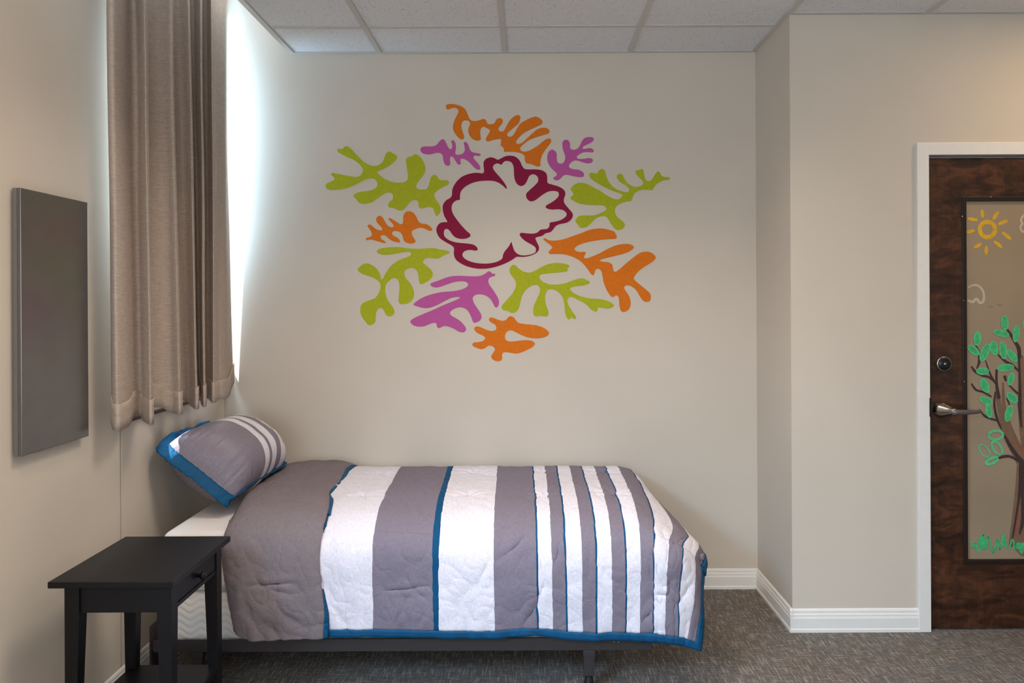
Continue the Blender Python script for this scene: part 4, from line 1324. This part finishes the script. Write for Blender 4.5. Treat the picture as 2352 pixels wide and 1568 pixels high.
NA, NB = 56, 48
for side, nm in ((1, 'sham_front'), (-1, 'sham_back')):
    vv, ff2, uu = [], [], []
    for j in range(NB + 1):
        for i in range(NA + 1):
            a, b = i / NA, j / NB
            ea, eb = a - 0.5, b - 0.5
            # rows pull in between the corners as the filling swells
            pin_a = 0.035 * (1 - (2 * b - 1) ** 2)
            pin_b = 0.030 * (1 - (2 * a - 1) ** 2)
            cr_ = 1 - 0.075 * (abs(2 * a - 1) * abs(2 * b - 1)) ** 5
            p = pil_pt(0.5 + ea * (1 - pin_a) * cr_, 0.5 + eb * (1 - pin_b) * cr_)
            th = (0.165 if side > 0 else 0.140) * plump(a, b)
            edge = min(a, 1 - a, b, 1 - b)
            pk = math.exp(-edge / 0.10) * (1 - math.exp(-edge / 0.02))
            along = b if min(a, 1 - a) < min(b, 1 - b) else a
            th += 0.020 * pk * noise.noise(Vector((along * 30, edge * 5, 3.3 + side))) + 0.004 * noise.noise(Vector((a * 6, b * 6, 5 + side)))
            q = p + PN * side * max(th, 0.0)
            if side < 0:
                q.x = max(q.x, XL + 0.012)
                xf = -1.145 - 0.06 * min(1.0, max(0.0, (q.y - 3.02) / 0.40))
                tt = min(1.0, max(0.0, (q.x - xf + 0.02) / 0.035))
                q.z = max(q.z, 0.576 + 0.094 * tt * tt * (3 - 2 * tt))
            vv.append(q)
            uu.append((a, b) if side > 0 else (0.1 + a * 0.1, b))
    for j in range(NB):
        for i in range(NA):
            f = (j * (NA + 1) + i, j * (NA + 1) + i + 1, (j + 1) * (NA + 1) + i + 1, (j + 1) * (NA + 1) + i)
            ff2.append(f if side > 0 else f[::-1])
    mesh_obj(nm, vv, ff2, M['sham'] if side > 0 else M['greycloth'], pil, True, uu)
# flange: a band around the seam, drooping on the near side
ring_in, ring_out = [], []
NP = 60


def rim(s):
    """point on the seam, outward direction, droop for s in 0..4"""
    k_, t = int(s) % 4, s - int(s)
    pin_a = lambda b: 0.035 * (1 - (2 * b - 1) ** 2)
    pin_b = lambda a: 0.030 * (1 - (2 * a - 1) ** 2)
    if k_ == 0:      # near side, upper to lower
        a, b = 0.0, 1 - t
    elif k_ == 1:    # lower side, near to far
        a, b = t, 0.0
    elif k_ == 2:    # far side
        a, b = 1.0, t
    else:
        a, b = 1 - t, 1.0
    ea, eb = a - 0.5, b - 0.5
    cr_ = 1 - 0.075 * (abs(2 * a - 1) * abs(2 * b - 1)) ** 5
    return pil_pt(0.5 + ea * (1 - pin_a(b)) * cr_, 0.5 + eb * (1 - pin_b(a)) * cr_), a, b


AX = (LF - LN).normalized()
BX = (UN - LN).normalized()
fv, ffl, fuv = [], [], []
NS = 4 * NP
NW = 6
for q in range(NS):
    s = 4 * q / NS
    p, a, b = rim(s)
    ca, cb_ = (a - 0.5) * 2, (b - 0.5) * 2
    kq = int(s) % 4
    t = s - int(s)
    # outward direction blends around corners
    oa = math.copysign(max(0.0, abs(ca) - 0.80) / 0.20, ca) if kq in (1, 3) else ca
    ob = math.copysign(max(0.0, abs(cb_) - 0.80) / 0.20, cb_) if kq in (0, 2) else cb_
    d = AX * oa + BX * ob
    if d.length > 1.0:
        d = d / max(1.0, d.length ** 1.5)
    near = max(0.0, -ca) ** 8
    wv = noise.noise(Vector((s * 7, 0.3, 1.1)))
    for m in range(NW + 1):
        w_ = m / NW
        wid = 0.034 + 0.004 * near
        droop = -(0.028 * near + 0.004) * w_ ** 1.1
        ruff = 0.010 * wv * w_ + 0.009 * noise.noise(Vector((s * 17, w_ * 2, 4.0))) * w_ + 0.004 * noise.noise(Vector((s * 40, w_ * 3, 4.0)))
        # upper edge folds forward over the top
        up = max(0.0, cb_) ** 8
        fold = up * 0.016 * math.sin(w_ * PI * 0.5) * (wv * 1.5)
        x = p + d * wid * (w_ - 0.06) + PN * (droop + ruff + fold)
        x.x = max(x.x, XL + 0.008)
        if b < 0.02:
            x.z = max(x.z, 0.672 - 0.03 * (1 - min(1, a * 8)))
        fv.append(x)
        fuv.append((s * 0.15, w_ * 0.06))
for q in range(NS):
    r = (q + 1) % NS
    for m in range(NW):
        ffl.append((q * (NW + 1) + m, r * (NW + 1) + m, r * (NW + 1) + m + 1, q * (NW + 1) + m + 1))
o = mesh_obj('sham_flange', fv, ffl, M['teal'], pil, True, fuv)
o['label'] = 'teal flange of the pillow sham'
o.modifiers.new('cloth', 'SOLIDIFY').thickness = 0.003

# ------------------------------------------------------------------ nightstand
def dark_paint():
    k = NT('black_brown_paint', 0.42, 0.22)
    co = k.coord()
    g = k.noise(k.mapped(co, (120, 8, 120)), 1.0, 3)
    k.color(k.ramp(g, [(0.3, srgb(14, 13, 15)), (0.7, srgb(20, 19, 22))]))
    k.bump(g, 0.06, 0.001)
    return k.m


M['nightpaint'] = dark_paint()
NX0, NX1, NY0, NY1, NZT = -1.352, -1.000, 2.240, 2.676, 0.626
ns = thing('nightstand', 'black wooden nightstand with one drawer and a lower shelf beside the bed', 'nightstand', ((NX0 + NX1) / 2, (NY0 + NY1) / 2, 0))
link('table_top', B(NX0, NX1, NY0, NY1, NZT - 0.018, NZT, 0.002), M['nightpaint'], ns)
LX0, LX1, LY0, LY1, LT = -1.312, -1.010, 2.253, 2.622, 0.041
APZ = 0.532


def tapered_leg(x0, x1, y0, y1, sx, sy):
    """square leg, straight beside the apron and tapering on its two inner faces below it"""
    bm = bmesh.new()
    def sec(z, t):
        a0, a1, b0, b1 = x0, x1, y0, y1
        if sx > 0: a1 -= t
        else: a0 += t
        if sy > 0: b1 -= t
        else: b0 += t
        return [(a0, b0, z), (a1, b0, z), (a1, b1, z), (a0, b1, z)]
    loft(bm, [sec(0.0, 0.015), sec(APZ - 0.01, 0.0), sec(NZT - 0.0185, 0.0)])
    return bm


for sx in (1, -1):
    for sy in (1, -1):
        x0 = LX0 if sx > 0 else LX1 - LT
        y0 = LY0 if sy > 0 else LY1 - LT
        link('leg', tapered_leg(x0, x0 + LT, y0, y0 + LT, sx, sy), M['nightpaint'], ns)
ZT2 = NZT - 0.0185
link('apron', B(LX0 + LT, LX1 - LT, LY0 + 0.008, LY0 + 0.026, APZ, ZT2), M['nightpaint'], ns)
link('apron', B(LX0 + LT, LX1 - LT, LY1 - 0.026, LY1 - 0.008, APZ, ZT2), M['nightpaint'], ns)
link('apron', B(LX0 + 0.008, LX0 + 0.026, LY0 + LT, LY1 - LT, APZ, ZT2), M['nightpaint'], ns)
link('drawer_rail', B(LX1 - 0.030, LX1 - 0.003, LY0 + LT, LY1 - LT, APZ, APZ + 0.012), M['nightpaint'], ns)
dw = link('drawer', B(LX1 - 0.020, LX1 - 0.004, LY0 + LT + 0.002, LY1 - LT - 0.002, APZ + 0.0145, ZT2 - 0.004, 0.0015), M['nightpaint'], ns)
bm = bmesh.new()
lathe(bm, [(0, 0.006), (0.008, 0.0055), (0.012, 0.010), (0.019, 0.0125), (0.025, 0.010), (0.027, 0.004)], (LX1 - 0.005, 2.44, 0.574), 'X', 24, 1)
o = link('drawer_knob', bm, M['nightpaint'], dw, True)
o.location = (0, 0, 0)
link('lower_shelf', B(LX0 + 0.010, LX1 - 0.004, LY0 + 0.008, LY1 - 0.005, 0.206, 0.222, 0.0015), M['nightpaint'], ns)
